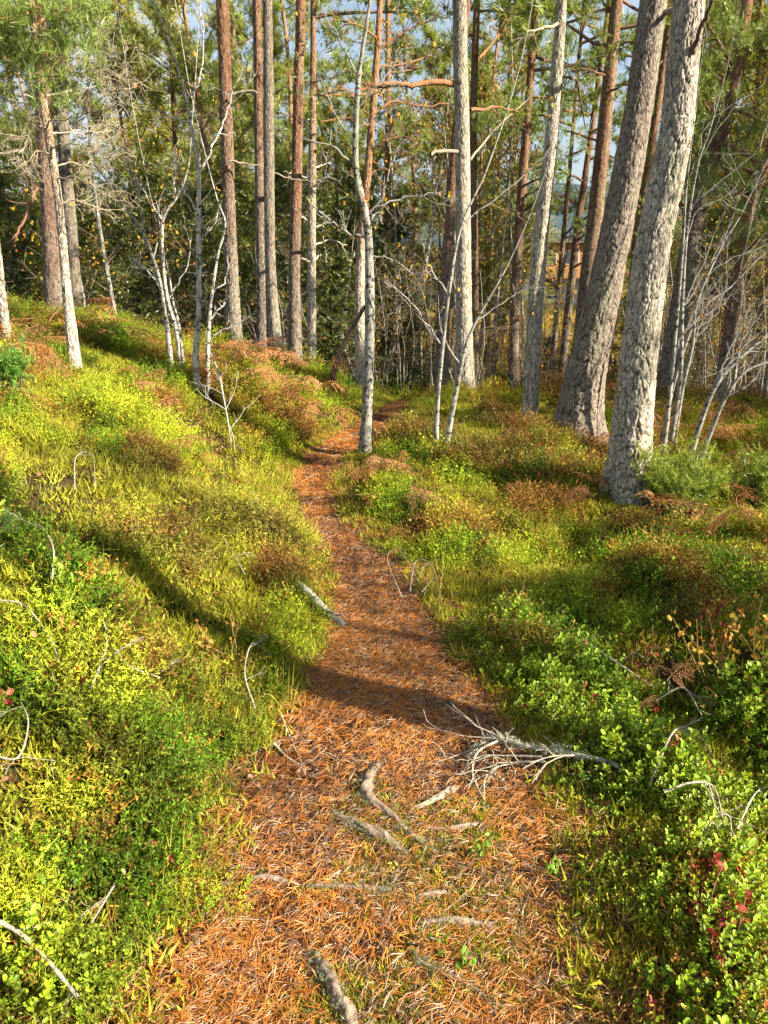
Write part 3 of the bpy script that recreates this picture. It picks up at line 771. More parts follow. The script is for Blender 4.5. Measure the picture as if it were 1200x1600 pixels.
slim('birch_sapling', 'upright thin birch stem, left one of a pair at the vegetation right of the path', 'sapling',
    [(680, 738, 9), (683, 640, 7), (690, 560, 6), (704, 440, 5), (722, 350, 4), (762, 260, 3)], 5.55, BWHITE * .75, 3.2, M_BIRCH, limbs=[[(700, 460, 3), (672, 420, 2), (660, 380, 1)], [(690, 540, 3), (640, 470, 2), (600, 440, 1.2)], [(722, 350, 3), (800, 290, 2), (860, 230, 1)]], leaves=9, seed=55, twigs=4, levels=1)
slim('birch_sapling', 'leaning thin birch stem, right one of a pair at the vegetation right of the path', 'sapling',
    [(692, 728, 9), (702, 670, 8), (715, 600, 7), (728, 540, 5), (745, 500, 4), (800, 400, 2)], 5.6, BWHITE * .7, 2.6, M_BIRCH, limbs=[[(720, 570, 3), (690, 520, 2), (684, 460, 1)], [(745, 500, 3), (790, 470, 2), (840, 440, 1)]], leaves=9, seed=56, twigs=4, levels=1)
# young birches on the left ridge
slim('birch_sapling', 'forked young birch stem, leftmost of the clump on the ridge', 'sapling',
    [(268, 578, 8), (262, 520, 7), (252, 450, 6), (238, 400, 5), (212, 345, 4), (165, 280, 3), (110, 200, 2)], 6.2, BWHITE * .8, 4, M_BIRCH, limbs=[
      [(252, 450, 4), (232, 420, 2), (200, 400, 1)], [(226, 375, 3), (215, 300, 2), (190, 240, 1)], [(200, 330, 3), (180, 320, 2), (130, 318, 1)], [(240, 400, 3), (250, 360, 2), (248, 320, 1)]], leaves=6, seed=61, twigs=6, levels=2)
slim('birch_sapling', 'slender pale birch stem with a wide Y fork, second of the clump on the ridge', 'sapling',
    [(284, 588, 8), (276, 520, 6), (262, 470, 6), (254, 400, 5), (256, 340, 5), (275, 310, 4), (292, 270, 3), (298, 220, 2)], 6.2, BWHITE * .9, 4, M_BIRCH, limbs=[
      [(256, 345, 4), (240, 325, 3), (215, 280, 2), (200, 230, 1)], [(275, 310, 3), (272, 270, 2), (270, 230, 1)], [(262, 470, 3), (290, 420, 2), (300, 360, 1)]], leaves=5, seed=62, twigs=6, levels=2)
slim('birch_sapling', 'tallest slim birch stem, forking high up, third of the clump on the ridge', 'sapling',
    [(306, 598, 9), (306, 555, 9), (311, 480, 8), (310, 380, 7), (310, 270, 6), (298, 195, 5), (290, 150, 4), (270, 80, 3), (244, 5, 2)], 6.0, BWHITE, 4.6, M_BIRCH, limbs=[
      [(310, 275, 5), (330, 235, 4), (350, 190, 3), (364, 140, 2)], [(292, 155, 4), (308, 130, 3), (318, 70, 2), (312, 5, 1.5)], [(311, 330, 3), (290, 300, 2), (280, 260, 1)], [(296, 190, 3), (260, 180, 2), (220, 165, 1)], [(310, 380, 3), (335, 350, 2), (345, 320, 1)]], leaves=5, seed=63, twigs=5, levels=2)
slim('birch_sapling', 'thin white birch stem bent to the right, fourth of the clump on the ridge', 'sapling',
    [(323, 605, 6), (325, 540, 6), (330, 470, 5), (340, 400, 4), (352, 350, 3), (336, 300, 2)], 6.1, BWHITE * 1.05, 3.2, M_BIRCH, limbs=[
      [(328, 500, 3), (345, 480, 3), (353, 465, 2)], [(330, 460, 3), (352, 440, 2), (356, 400, 1)], [(326, 530, 3), (360, 510, 2), (400, 490, 1)]], leaves=3, seed=64, twigs=5, levels=1)
slim('birch_sapling', 'straight thin stem between the forked birches, fifth of the clump on the ridge', 'sapling',
    [(287, 590, 6), (281, 520, 5), (270, 470, 4), (262, 420, 3), (240, 330, 2)], 6.3, BWHITE * .8, 3.2, M_BIRCH, limbs=[[(270, 470, 2), (236, 430, 2), (215, 410, 1)]], leaves=3, seed=65, twigs=4, levels=1)
b_ = hit(362, 700); r_ = thing('dead_branch', 'bare white dead branch drooping over the ridge below the young birches', 'branch', b_)
p0 = hit(325, 590); p1 = hit(345, 640); p2 = hit(358, 690)
mb = MB(); tl = []
pp = smooth_path([p0 + [0, 0, .30], p1 + [0, 0, .30], (p1 + p2) / 2 + [0, 0, .25], p2 + [0, 0, .16], b_ + [0, 0, .05]], 16)
tube(mb, pp, np.linspace(.008, .003, 16), BWHITE * .95, 6)
for q in range(9): grow(mb, pp[rng.integers(2, 15)], rng.normal(0, 1, 3) + [.3, 0, .6], .25, .003, 1, BWHITE * .85, tl, 3, .5)
mb.build('bough', [M_TWIG], r_, b_)
# right side
r_, b_, cp_, cr_ = px_tree('pine_tree', 'curved red brown pine with many limbs, leaning behind the pale saplings on the right', 'tree',
    [(1036, 660, 34), (1052, 540, 30), (1072, 420, 29), (1092, 320, 27), (1120, 220, 25), (1146, 120, 22), (1166, 0, 20)], 8.6, [(0, GREY), (1.5, GREY * .8), (2.6, RED), (9, ORANGE)], 12, None, 3, None, 34, .045, seed=71)
for pts in ([(1095, 300, 8), (1072, 260, 7), (1060, 255, 6), (1000, 262, 4)], [(1102, 280, 7), (1115, 258, 7), (1150, 258, 6), (1190, 280, 5), (1230, 320, 3)], [(1110, 240, 8), (1135, 225, 7), (1180, 250, 5), (1230, 270, 3)],
            [(1130, 170, 7), (1160, 175, 6), (1200, 190, 5), (1240, 180, 3)], [(1150, 90, 7), (1180, 80, 6), (1240, 70, 4)], [(1120, 210, 6), (1100, 160, 5), (1075, 130, 3)], [(1150, 110, 7), (1120, 60, 5), (1100, 30, 3)],
            [(1140, 140, 5), (1110, 110, 4), (1075, 95, 2)], [(1112, 240, 5), (1095, 215, 4), (1070, 180, 2)]):
    limb(r_, b_, pts, 8.6, RED * .9, None, 7, rng.uniform(-.6, .6), .5, tufts=130, levels=1, twl=.45)
r_, b_, cp_, cr_ = px_tree('pine_tree', 'crooked slim pine with flaking orange bark far right above the dead bracken', 'tree',
    [(1112, 672, 18), (1128, 590, 17), (1142, 500, 16), (1155, 420, 15), (1165, 360, 14), (1182, 300, 12), (1200, 240, 11)], 8.2, [(0, GREY), (1.2, RED), (2.4, ORANGE * .9), (9, ORANGE)], 7, None, None, None, 24, .04, seed=73)
for pts in ([(1170, 345, 4), (1185, 330, 4), (1230, 310, 2)], [(1160, 400, 4), (1190, 370, 3), (1240, 365, 2)], [(1175, 320, 4), (1150, 300, 3), (1110, 300, 2)], [(1190, 270, 4), (1160, 230, 3), (1150, 190, 2)]):
    limb(r_, b_, pts, 8.2, RED, None, 7, rng.uniform(-.5, .5), tufts=120)
RG = 'pale bare saplings right of the big leaning pine'
for k, (lab, pts, Y) in enumerate([
    ('straight pale sapling nearest the big leaning pine trunk', [(1036, 712, 8), (1044, 640, 7), (1052, 560, 6), (1066, 400, 4), (1072, 300, 3), (1080, 230, 2)], 5.6),
    ('pale sapling with a spreading bare top beside the curved red pine', [(1044, 712, 8), (1062, 600, 7), (1066, 480, 6), (1074, 360, 4), (1090, 260, 3), (1110, 200, 2)], 5.7),
    ('bowed pale sapling crossing in front of the curved red pine', [(1052, 700, 7), (1066, 610, 6), (1082, 540, 5), (1090, 470, 4), (1130, 380, 3), (1160, 330, 2)], 5.9),
    ('thin silver sapling arching out to the right above the bracken', [(1070, 725, 9), (1095, 660, 8), (1120, 600, 7), (1150, 565, 6), (1185, 535, 5), (1230, 505, 3)], 5.4),
    ('low arching silver sapling below the other arching one', [(1085, 722, 7), (1115, 665, 6), (1135, 620, 5), (1165, 580, 4), (1220, 560, 3)], 5.5),
    ('short bent sapling stem between the pale saplings', [(1030, 700, 6), (1048, 620, 5), (1078, 520, 4), (1110, 470, 3), (1150, 440, 2)], 6.0)]):
    lims = []
    for q in range(4):
        i0 = 2 + q % 3; u, v, w = pts[i0]; lims.append([(u, v, w * .5), (u + rng.uniform(10, 50), v - rng.uniform(30, 70), w * .35), (u + rng.uniform(50, 110), v - rng.uniform(70, 150), 1)])
    slim('bare_sapling', lab, 'sapling', pts, Y, BWHITE * .62, 3.0 if k not in (3, 4) else 1.0, M_BIRCH, RG, lims, 0, seed=80 + k, twigs=4, levels=1)
# dead stick and pines behind the right hand trunks
slim('leaning_stick', 'brown dead stick leaning left against the thicket behind the path bend', 'branch', [(508, 602, 8), (530, 555, 8), (552, 510, 7), (570, 478, 6)], 7.6, np.array([.16, .10, .07]), 1.0, M_TWIG, seed=90)
for lab, pts, Y, cw in [
    ('dark pine trunk standing in shade left of the slender pale pine', [(803, 560, 17), (806, 450, 16), (815, 300, 14), (825, 170, 12)], 12, 0),
    ('straight reddish pine behind the second big leaning pine', [(906, 560, 27), (918, 440, 26), (930, 340, 24), (944, 200, 21), (962, 20, 18)], 10.5, 1),
    ('very thin orange pine seen between the pale pine and the big pines', [(866, 540, 8), (874, 440, 8), (884, 330, 7), (893, 230, 6)], 13, 2),
    ('slim mossy pine left of the straight reddish pine', [(882, 540, 13), (893, 440, 12), (904, 340, 11), (918, 250, 9)], 13.5, 3),
    ('dark pine trunk half hidden between the two big leaning pines', [(985, 520, 16), (993, 400, 15), (1003, 320, 13), (1025, 180, 12)], 11.5, 0),
    ('distant pale pine trunk just right of the thin white-footed pine', [(606, 480, 10), (607, 400, 10), (606, 330, 10), (606, 200, 9)], 17, 1)]:
    r_, b_, cp_, cr_ = px_tree('pine_tree', lab, 'tree', pts, Y, MIDP, 10, None, cw, None, 20, .06, seed=int(pts[0][0]))
    tv = pts[-1][1]
    for q in range(6):
        v = rng.uniform(tv, tv + 230); u = np.interp(v, [p[1] for p in pts[::-1]], [p[0] for p in pts[::-1]]); s = rng.choice([-1, 1]); w = rng.uniform(25, 70)
        limb(r_, b_, [(u, v, 4), (u + s * w * .5, v - 12, 3), (u + s * w, v - rng.uniform(-10, 30), 1.4)], Y, RED * .8, None, 5, rng.uniform(-.8, .8), .5, tufts=int(rng.choice([0, 60, 110])), levels=1, twl=.5)

# ------------------------------------------------------------------ background trees (prototypes copied)
def proto_trunk(root, H, r, cols, wig, seed, mat=None, sides=12):
    zz = np.linspace(0, H, 9)
    ox = wig * np.sin(zz * .55 + seed) * zz / H; oy = wig * np.cos(zz * .47 + seed * 2) * zz / H
    pts = np.stack([ox, oy, zz], -1); pts[0, 2] = -.25
    cc = []
    for h in zz:
        f = np.interp(h, [c[0] for c in cols], np.arange(len(cols))); i0 = min(len(cols) - 2, int(f)); cc.append(cols[i0][1] * (1 - f + i0) + cols[i0 + 1][1] * (f - i0))
    mb, _, _ = trunk(pts, np.linspace(r, r * .2, 9), cc, sides, .10, .04, .09, .006, .2, .2, seed)
    mb.build('trunk', [mat or M_BARK], root)
    return lambda z: np.array([np.interp(z, zz, ox), np.interp(z, zz, oy), z])

far_pines, far_spruces, far_birches, bare_bushes, small_spruces = [], [], [], [], []
FAR = (0, 0, 0)
for k, (H, z0, rm, yel) in enumerate([(11, 3.6, 2.2, .3), (9.5, 2.4, 2.0, .5), (12, 4.6, 2.4, .2), (7.5, 1.6, 1.7, .6)]):
    r = thing('pine_tree', 'one of the many pines filling the woods behind', 'tree', FAR, 'pines in the woods behind')
    ax = proto_trunk(r, H, .05 + .004 * H, [(0, GREY * .9), (2.5, RED * .9), (5, ORANGE * .9), (12, ORANGE)], .3, 100 + k)
    pine_crown(H, z0, rm, 34, ax, 1.0, yel, 12, 1.45, seed=10 + k, dens=1.55).build('crown', [M_TWIG, M_NEEDLE], r)
    far_pines.append(r)
for k, (H, z0, rm, li, ye) in enumerate([(11, .6, 1.9, 2.0, 1.1), (9, .3, 1.7, 1.0, .3)]):
    r = thing('spruce_tree', 'one of the tall spruces in the woods behind', 'tree', FAR, 'spruces in the woods behind')
    proto_trunk(r, H, .12, [(0, GREY * .7), (12, GREY * .7)], .0, 120 + k)
    spruce_crown(H, z0, rm, li, ye, k, .24).build('crown', [M_TWIG, M_NEEDLE], r)
    far_spruces.append(r)
for k, (H, rm) in enumerate([(2.6, .85), (3.6, 1.0)]):
    r = thing('spruce_tree', 'one of the dark young spruces under the pines', 'tree', FAR, 'young spruces under the pines')
    proto_trunk(r, H, .03, [(0, DARKB), (12, DARKB)], 0, 130 + k, sides=6)
    spruce_crown(H, .08, rm, .85, .15, 5 + k, .16).build('crown', [M_TWIG, M_NEEDLE], r)
    small_spruces.append(r)
for k in range(3):
    H = (6.5, 7.5, 5.5)[k]
    r = thing('birch_tree', 'one of the thin autumn birches in the woods behind', 'tree', FAR, 'autumn birches in the woods behind')
    ax = proto_trunk(r, H, .045, [(0, BWHITE * .75), (12, BWHITE * .7)], .35, 140 + k, M_BIRCH, 8)
    mb = MB(); tl = []
    for q in range(26):
        z = H * rng.uniform(.22, .98); az = rng.uniform(0, PI2)
        grow(mb, ax(z), [math.cos(az), math.sin(az), .7], 1.3 * (1.1 - z / H) + .3, .009, 2, TWIG * .8, tl, 3, .35, .3)
    leaves_at(mb, [t[0] for t in tl], (600, 1000, 300)[k], .10, YELLOWS * np.array([.9, .95, 1.0]), 1.7)
    mb.build('crown', [M_TWIG, M_LEAF], r); far_birches.append(r)
for k in range(4):
    r = thing('bare_sapling', 'one of the thin bare saplings in the shaded undergrowth', 'sapling', FAR, 'bare saplings in the shaded undergrowth')
    mb = MB(); tl = []; H = (2.6, 3.2, 2.0, 1.6)[k]
    mt = MB()
    for q in range((2, 1, 4, 6)[k]):
        p = wander([rng.normal(0, .08), rng.normal(0, .08), -.1], [rng.normal(0, .16), rng.normal(0, .16), 1], H * rng.uniform(.75, 1.1), 9, .25, .2)
        tube(mt, p, np.linspace(.014, .003, 9), BWHITE * .62, 5)
        for w in range(7):
            i0 = rng.integers(2, 9); grow(mb, p[i0], rng.normal(0, .7, 3) + [0, 0, .7], H * .25, .004, 2, TWIG * 1.0, tl, 3, .4, .2)
    mt.build('stem', [M_BIRCH], r)
    leaves_at(mb, [t[0] for t in tl], (12, 20, 50, 110)[k], .06, YELLOWS * np.array([1, .8, .8]), 1.2)
    mb.build('crown', [M_TWIG, M_LEAF], r); bare_bushes.append(r)

used = {}
def place(proto, x, y, rz, sc):
    loc = (x, y, T(x, y) - .03)
    if proto.name not in used:
        used[proto.name] = 1; proto.location = loc; proto.rotation_euler = (0, 0, rz); proto.scale = (sc,) * 3; return proto
    return dup(proto, loc, rz, sc)
def place_px(proto, u, Y, sc, rz=None):
    a = (u - 600) / FPX; return place(proto, a * depth(Y, -1), Y, rng.uniform(0, PI2) if rz is None else rz, sc)

rb = np.random.default_rng(21)
# tall spruces and pines on the left, behind the ridge
for u, Y, s, k in ((235, 22, 1.0, 0), (300, 26, 1.05, 0), (40, 20, .95, 1), (365, 24, .9, 1), (-40, 17, .9, 1), (430, 30, .75, 1), (1010, 40, .8, 0), (520, 36, .6, 1)):
    place_px(far_spruces[k], u, Y, s)
for u, Y, s, k in ((130, 16, .8, 3), (300, 18, 1.1, 3), (440, 17, 1.0, 3), (525, 18, .8, 3), (600, 21, .8, 3), (735, 18, .85, 3), (1030, 15, .9, 3), (1200, 15, 1.1, 3), (1090, 18, 1.1, 3), (70, 19, 1.2, 3), (220, 17, 1.0, 3), (390, 26, 1.3, 3), (780, 24, 1.2, 3), (-30, 14, 1, 0), (340, 17, 1.0, 1), (395, 22, 1.1, 0), (455, 19, .9, 2), (505, 24, 1.0, 1), (560, 19, .85, 3),
                   (640, 22, 1.0, 1), (680, 17, .9, 3), (760, 20, 1.0, 1), (790, 27, 1.1, 0), (1000, 18, 1.0, 1), (960, 24, 1.0, 3), (1060, 21, 1.1, 0), (1120, 16, 1.0, 1),
                   (1180, 19, 1.1, 2), (1230, 14, 1.0, 1), (1150, 28, 1.1, 3), (1080, 33, 1.1, 1), (720, 40, 1.1, 0), (420, 38, 1.1, 1), (1260, 24, 1.1, 0), (-80, 22, 1.0, 1), (80, 32, 1.1, 2), (250, 36, 1.2, 0)):
    place_px(far_pines[k], u, Y, s)
for u, Y, s, k in ((410, 13, .9, 0), (455, 12.5, 1.0, 1), (520, 12, .9, 0), (590, 13, 1.0, 0), (640, 13, .6, 1), (150, 14, 1.0, 1), (215, 13, .9, 1), (260, 15, 1.1, 1), (330, 14, 1.0, 1),
                   (50, 15, 1.0, 1), (370, 16, 1.2, 1), (480, 16, 1.2, 1), (560, 17, 1.2, 1), (860, 15, .45, 0), (980, 14, .8, 0), (1075, 12, .6, 0), (1210, 13, .9, 0), (620, 18, 1.1, 1), 
                   (440, 20, 1.3, 1), (110, 18, 1.3, 1), (190, 18, 1.3, 0), (290, 19, 1.3, 1), (0, 19, 1.3, 1)):
    place_px(small_spruces[k], u, Y, s)
for u, Y, s, k in ((700, 14, .9, 2), (745, 17, 1, 2), (770, 22, 1.1, 2), (795, 15, .8, 2), (820, 26, 1.1, 2), (868, 19, .8, 2), (945, 21, .9, 2), (985, 26, 1, 2), (1030, 16, .8, 2), (1075, 24, 1, 2), (715, 28, 1.1, 1), (205, 12, .9, 1), (150, 11.5, .8, 0), (610, 16, .9, 1), (660, 15, .9, 0), (770, 15, .9, 1), (800, 19, 1.0, 1), (690, 20, 1.0, 1), (1090, 14, .9, 1), (1140, 12, .8, 1), (1190, 11, .8, 0), (1050, 18, 1.0, 1), (1220, 17, 1.0, 1),
                   (940, 28, .8, 1), (520, 20, .9, 2), (320, 13, .8, 2), (1100, 22, 1.1, 1), (1170, 24, 1.1, 1), (740, 25, 1, 1), (620, 26, 1, 1)):
    place_px(far_birches[k], u, Y, s)
for q in range(135):
    u = rb.uniform(-60, 1260); Y = rb.uniform(9.6, 18)
    if u < 380 and Y < 12: Y += 3
    if 380 < u < 700 and Y < 10.5: Y += 2
    if 850 < u < 950: u += 130
    place_px(bare_bushes[int(rb.integers(0, 4))], u, Y, rb.uniform(.7, 1.15))
# trees standing to the right, outside the photograph, that throw the shade bands over the path
r_ = thing('pine_tree', 'pine beside the path whose trunk shades the near path', 'tree', (3.03, 1.18, T(3.03, 1.18)))
ax = proto_trunk(r_, 11, .115, [(0, GREY), (4, RED), (12, ORANGE)], .1, 201, sides=16)
for (x, y, s, k) in ((4.2, 1.95, .95, 0), (5.0, 1.25, .85, 0)): place(small_spruces[k], x, y, 1.0 + x, s)
for (x, y, s, k) in ((10.5, 3.5, 1, 3), (14, 4.5, 1, 1), (19, 2, 1.1, 0), (12, 9, 1, 1), (15, 12, 1.1, 0), (10.5, 12.5, 1, 3), (20, 8, 1.2, 2), (18, 16, 1.1, 1), (24, 12, 1.2, 0)):
    place(far_pines[k], x, y, rng.uniform(0, PI2), s)
for (x, y, s, k) in ((9, 5.6, .6, 1), (8.6, 6.6, .55, 0), (10, 7, .7, 1), (11.5, 8, .6, 1), (14, 7, .8, 1), (12.5, 11.5, .7, 0), (17, 10, .9, 0), (16, 14, .9, 1), (20, 16, 1, 1)): place(far_spruces[k], x, y, rng.uniform(0, PI2), s)
for (x, y, s, k) in ((6.5, .28, 1, 0), (8, 1.4, 1, 2), (9.5, -.6, 1, 1), (6.2, 3.3, .9, 2)): place(far_birches[k], x, y, x, s)

# far wood: one mass of trees beyond the ones that can be told apart
mass = MB()
protos = []
for src in (far_pines[0], far_pines[1], far_spruces[0], far_birches[1]):
    me = [c for c in src.children if c.name.startswith('crown')][0].data
    nv = len(me.vertices); v = np.empty(nv * 3, np.float32); me.vertices.foreach_get('co', v); v = v.reshape(-1, 3)
    nf = len(me.polygons); f = np.empty(nf * 3, np.int32); me.loops.foreach_get('vertex_index', f); f = f.reshape(-1, 3)
    c = np.empty(nv * 4, np.float32); me.attributes['tint'].data.foreach_get('color', c); c = c.reshape(-1, 4)[:, :3]
    mi = np.empty(nf, np.int32); me.polygons.foreach_get('material_index', mi)
    protos.append((v, f[mi == 1], c))
for q in range(85):
    u = rb.uniform(-150, 1350); Y = rb.uniform(44, 75)
    if 820 < u < 960 and rb.random() < .9: continue
    if 720 < u < 1130 and rb.random() < .35: continue
    if 560 < u < 720 and rb.random() < .75: continue
    v, f, c = protos[int(rb.choice(4, p=[.35, .3, .15, .2]))]
    f = f[::2]
    sc = rb.uniform(.9, 1.25); a = rb.uniform(0, PI2); x = (u - 600) / FPX * depth(Y, -2)
    w = np.stack([v[:, 0] * math.cos(a) - v[:, 1] * math.sin(a), v[:, 0] * math.sin(a) + v[:, 1] * math.cos(a), v[:, 2]], -1) * sc * np.array([1.3, 1.3, 1]) + [x, Y, T(x, Y)]
    mass.add(w, f, c * rb.uniform(.8, 1.2), 0, False)
fw = mass.build('far_wood', [M_NEEDLE]); tag(fw, 'hazy mass of trees beyond the nearer woods', 'woods', kind='stuff')

# ------------------------------------------------------------------ house in the distance
def flat_mat(name, col, rough=.7, scale=8, lo=.8, hi=1.15, stretch=(1, 1, 8)):
    m, nt, b = nodes_of(name)
    c, nz, mp = tint_times_noise(nt, scale, lo, hi, 3, stretch); nt.links.new(c, b.inputs['Base Color']); b.inputs['Roughness'].default_value = rough
    return m
M_CLAD = flat_mat('timber_cladding', None); M_PLASTER = flat_mat('white_plaster', None, .9, 3, .92, 1.05, (1, 1, 1)); M_GLASS = flat_mat('window_glass', None, .08); M_ROOF = flat_mat('roof_sheet', None, .6)
def box(mb, c, s, col, mat=0):
    c = np.array(c, float); h = np.array(s, float) / 2
    v = np.array([[x, y, z] for x in (-1, 1) for y in (-1, 1) for z in (-1, 1)]) * h + c
    q = [(0, 1, 3, 2), (4, 6, 7, 5), (0, 4, 5, 1), (2, 3, 7, 6), (0, 2, 6, 4), (1, 5, 7, 3)]
    mb.add(v, [t for a, b, c_, d in q for t in ((a, b, c_), (a, c_, d))], col, mat, False)
hb = np.array([23.5, 88, T(23.5, 88)])
hs = thing('timber_house', 'orange timber clad house with balconies glimpsed beyond the trees', 'house', hb)
def hp(name, boxes, col, mat, parent=hs):
    m = MB()
    for c, s in boxes: box(m, c, s, col)
    return m.build(name, [mat], parent)
CL = (.42, .19, .06)
hp('lower_wall', [((0, 4, 1.3), (15, 8, 3.0))], (.75, .74, .70), M_PLASTER)
hp('upper_wall', [((0, 4, 4.6), (15.2, 8.2, 3.5))], CL, M_CLAD)
hp('roof', [((0, 4, 6.6), (16.4, 9.6, .35))], (.12, .11, .10), M_ROOF)
hp('balcony', [((0, -1.0, 2.95), (15.2, 2, .22)), ((0, -1.95, 3.5), (15.2, .08, .75))], (.5, .25, .09), M_CLAD)
for x in (-7.2, -2.4, 2.4, 7.2): hp('balcony_post', [((x, -1.8, 3.2), (.16, .16, 6.4))], (.45, .22, .08), M_CLAD)
for x in (-5.6, -3.2, -.9, 1.6, 3.9, 6.0):
    w = hp('window', [((x, -.14, 4.9), (1.5, .1, 1.5))], (.7, .68, .62), M_PLASTER); hp('pane', [((x, -.21, 4.9), (1.25, .05, 1.25))], (.05, .07, .09), M_GLASS, w)
for x in (-4.8, -1.2, 2.4, 5.6):
    w = hp('window', [((x, -.05, 1.4), (1.7, .1, 1.7))], (.4, .4, .4), M_PLASTER); hp('pane', [((x, -.12, 1.4), (1.45, .05, 1.45))], (.05, .07, .09), M_GLASS, w)

# ------------------------------------------------------------------ ground cover templates
def lingon(nl, h, lsz):
    t = TP(); p = wander([0, 0, -.02], [rng.normal(0, .2), rng.normal(0, .2), 1], h, 5, .25, .2)
    t.stem(p, np.linspace(.0014, .0009, 5), np.array([.16, .10, .03]))
    for k in range(nl):
        f = .25 + .75 * (k + 1) / nl; x = f * 4; i0 = min(3, int(x)); pos = p[i0] + (p[i0 + 1] - p[i0]) * (x - i0)
        az = k * 2.4 + rng.uniform(-.4, .4); el = .25 + .75 * f * rng.uniform(.6, 1.1)
        d = [math.cos(az) * math.cos(el), math.sin(az) * math.cos(el), math.sin(el)]
        t.oval(pos, d, [0, 0, 1], lsz * rng.uniform(.75, 1.1), lsz * .56, rng.uniform(.7, 1.3), .15)
    return t.done()
def bilberry(h):
    t = TP(); G = np.array([.15, .19, .03])
    for b in range(4):
        p = wander([rng.normal(0, .012), rng.normal(0, .012), -.02], [rng.normal(0, .4), rng.normal(0, .4), 1], h * rng.uniform(.65, 1.1), 5, .35, .2)
        t.stem(p, np.linspace(.0013, .0007, 5), 1.0 * np.ones(3) * .8, 0)
        for k in range(2):
            i0 = rng.integers(1, 5); q = wander(p[i0], rng.normal(0, .5, 3) + [0, 0, .9], h * .4, 3, .3)
            t.stem(q, [.0009, .0006, .0005], np.ones(3) * .9, 0)
            for _ in range(3):
                i1 = rng.integers(0, 3); t.leaf(q[i1], rng.normal(0, 1, 3) + [0, 0, .5], [0, .2, 1], .012 * rng.uniform(.7, 1.3), .007, rng.uniform(.7, 1.4), .15)
        for _ in range(3):
            i1 = rng.integers(2, 5); t.leaf(p[i1], rng.normal(0, 1, 3) + [0, 0, .4], [0, .2, 1], .013 * rng.uniform(.7, 1.3), .008, rng.uniform(.7, 1.4), .15)
    return t.done()
def heather(h, n=5):
    t = TP()
    for b in range(n):
        p = wander([rng.normal(0, .01), rng.normal(0, .01), -.02], [rng.normal(0, .35), rng.normal(0, .35), 1], h * rng.uniform(.6, 1.1), 5, .25, .25)
        t.stem(p, np.linspace(.0013, .0007, 5), np.array([.13, .075, .03]))
        for k in range(20):
            f = rng.uniform(.25, 1) * 4; i0 = min(3, int(f)); pos = p[i0] + (p[i0 + 1] - p[i0]) * (f - i0)
            d = unit(p[i0 + 1] - p[i0]) + rng.normal(0, .8, 3)
            t.blade(pos, d, .014 * rng.uniform(.7, 1.4), .0042, rng.uniform(.6, 1.45))
    return t.done()
def grass(h, n=7):
    t = TP()
    for b in range(n):
        t.blade([rng.normal(0, .012), rng.normal(0, .012), -.01], [rng.normal(0, .35), rng.normal(0, .35), 1], h * rng.uniform(.45, 1.1), .0020, rng.uniform(.7, 1.3), rng.uniform(.0, .35))
    return t.done()
def moss(n=16):
    t = TP()
    for b in range(n):
        t.blade([rng.normal(0, .016), rng.normal(0, .016), -.005], [rng.normal(0, .6), rng.normal(0, .6), 1], .035 * rng.uniform(.6, 1.2), .006, rng.uniform(.65, 1.35))
    return t.done()
def fuzz(h, n=26, wd=.007):                           # far, simpler shrub
    t = TP()
    for b in range(n):
        z = rng.uniform(.0, .85) * h
        t.blade([rng.normal(0, .035), rng.normal(0, .035), z], [rng.normal(0, .6), rng.normal(0, .6), 1], .05 * rng.uniform(.6, 1.4), wd, rng.uniform(.65, 1.4))
    return t.done()
LINGON = [lingon(n, h, l) for n, h, l in ((13, .12, .019), (11, .10, .017), (15, .14, .020), (12, .11, .018), (10, .09, .019))]
BILB = [bilberry(h) for h in (.15, .18, .14, .17, .20)]
HEATH = [heather(h) for h in (.13, .16, .12, .15)]
GRASS = [grass(h) for h in (.14, .18, .12, .22)]
MOSS = [moss() for _ in range(4)]
FUZZ = [fuzz(h) for h in (.13, .16, .18)]

def sample(n, y0, y1, margin=1.1, xmin=-12, xmax=12):
    """random ground points seen by the camera (with a margin), off the path"""
    Y = y0 + (y1 - y0) * rng.random(n * 2) ** .8
    half = (Y * ct + 1.6 * st) * .53 + margin
    X = rng.uniform(-1, 1, n * 2) * half
    keep = (X > xmin) & (X < xmax)
    return X[keep][:n], Y[keep][:n]
def offpath(X, Y):
    L, R = edges(Y); return np.maximum(L - X, X - R)

GY = np.array([.31, .395, .02]); GG = np.array([.16, .31, .018]); GO = np.array([.46, .25, .05]); GB = np.array([.30, .16, .06]); GD = np.array([.06, .105, .018])
def cover_colour(X, Y, n, g_bias=0.0):
    a = fbm(X * 1.1 + 5, Y * 1.1, 70, 3)[:, None]; b = fbm(X * 2.3, Y * 2.3 + 8, 73, 3)[:, None]; e = fbm(X * .8 + 2, Y * .8, 77, 3)[:, None]
    c = GG + (GY - GG) * sstep(.38, .62, a - g_bias)
    right = sstep(.2, 1.6, X)[:, None] * sstep(2.6, 4.0, Y)[:, None]
    c = c + (GO - c) * sstep(.56 - .15 * right, .76 - .13 * right, b) * np.where((X < 0) & (Y < 4.2), .25, .85)[:, None]
    c = c + (GB - c) * sstep(.60 - .12 * right, .76 - .1 * right, e) * .7 * (.25 + .75 * sstep(2.4, 3.6, Y)[:, None])
    fleck = rng.random(n) < .05 + .16 * right[:, 0]
    c[fleck] = np.array([.52, .24, .05]) * rng.uniform(.7, 1.2, (fleck.sum(), 1))
    q = fbm(X * 6 + 1, Y * 6, 83, 2)[:, None]; w = fbm(X * 5 + 31, Y * 5, 87, 2)[:, None]
    c = c + (np.array([.36, .15, .045]) - c) * sstep(.55, .70, w) * .8
    c = c + (np.array([.44, .48, .03]) - c) * sstep(.60, .76, q) * .7
    return c * (.50 + .72 * sstep(.25, .7, q)) * rng.uniform(.65, 1.3, (n, 1))
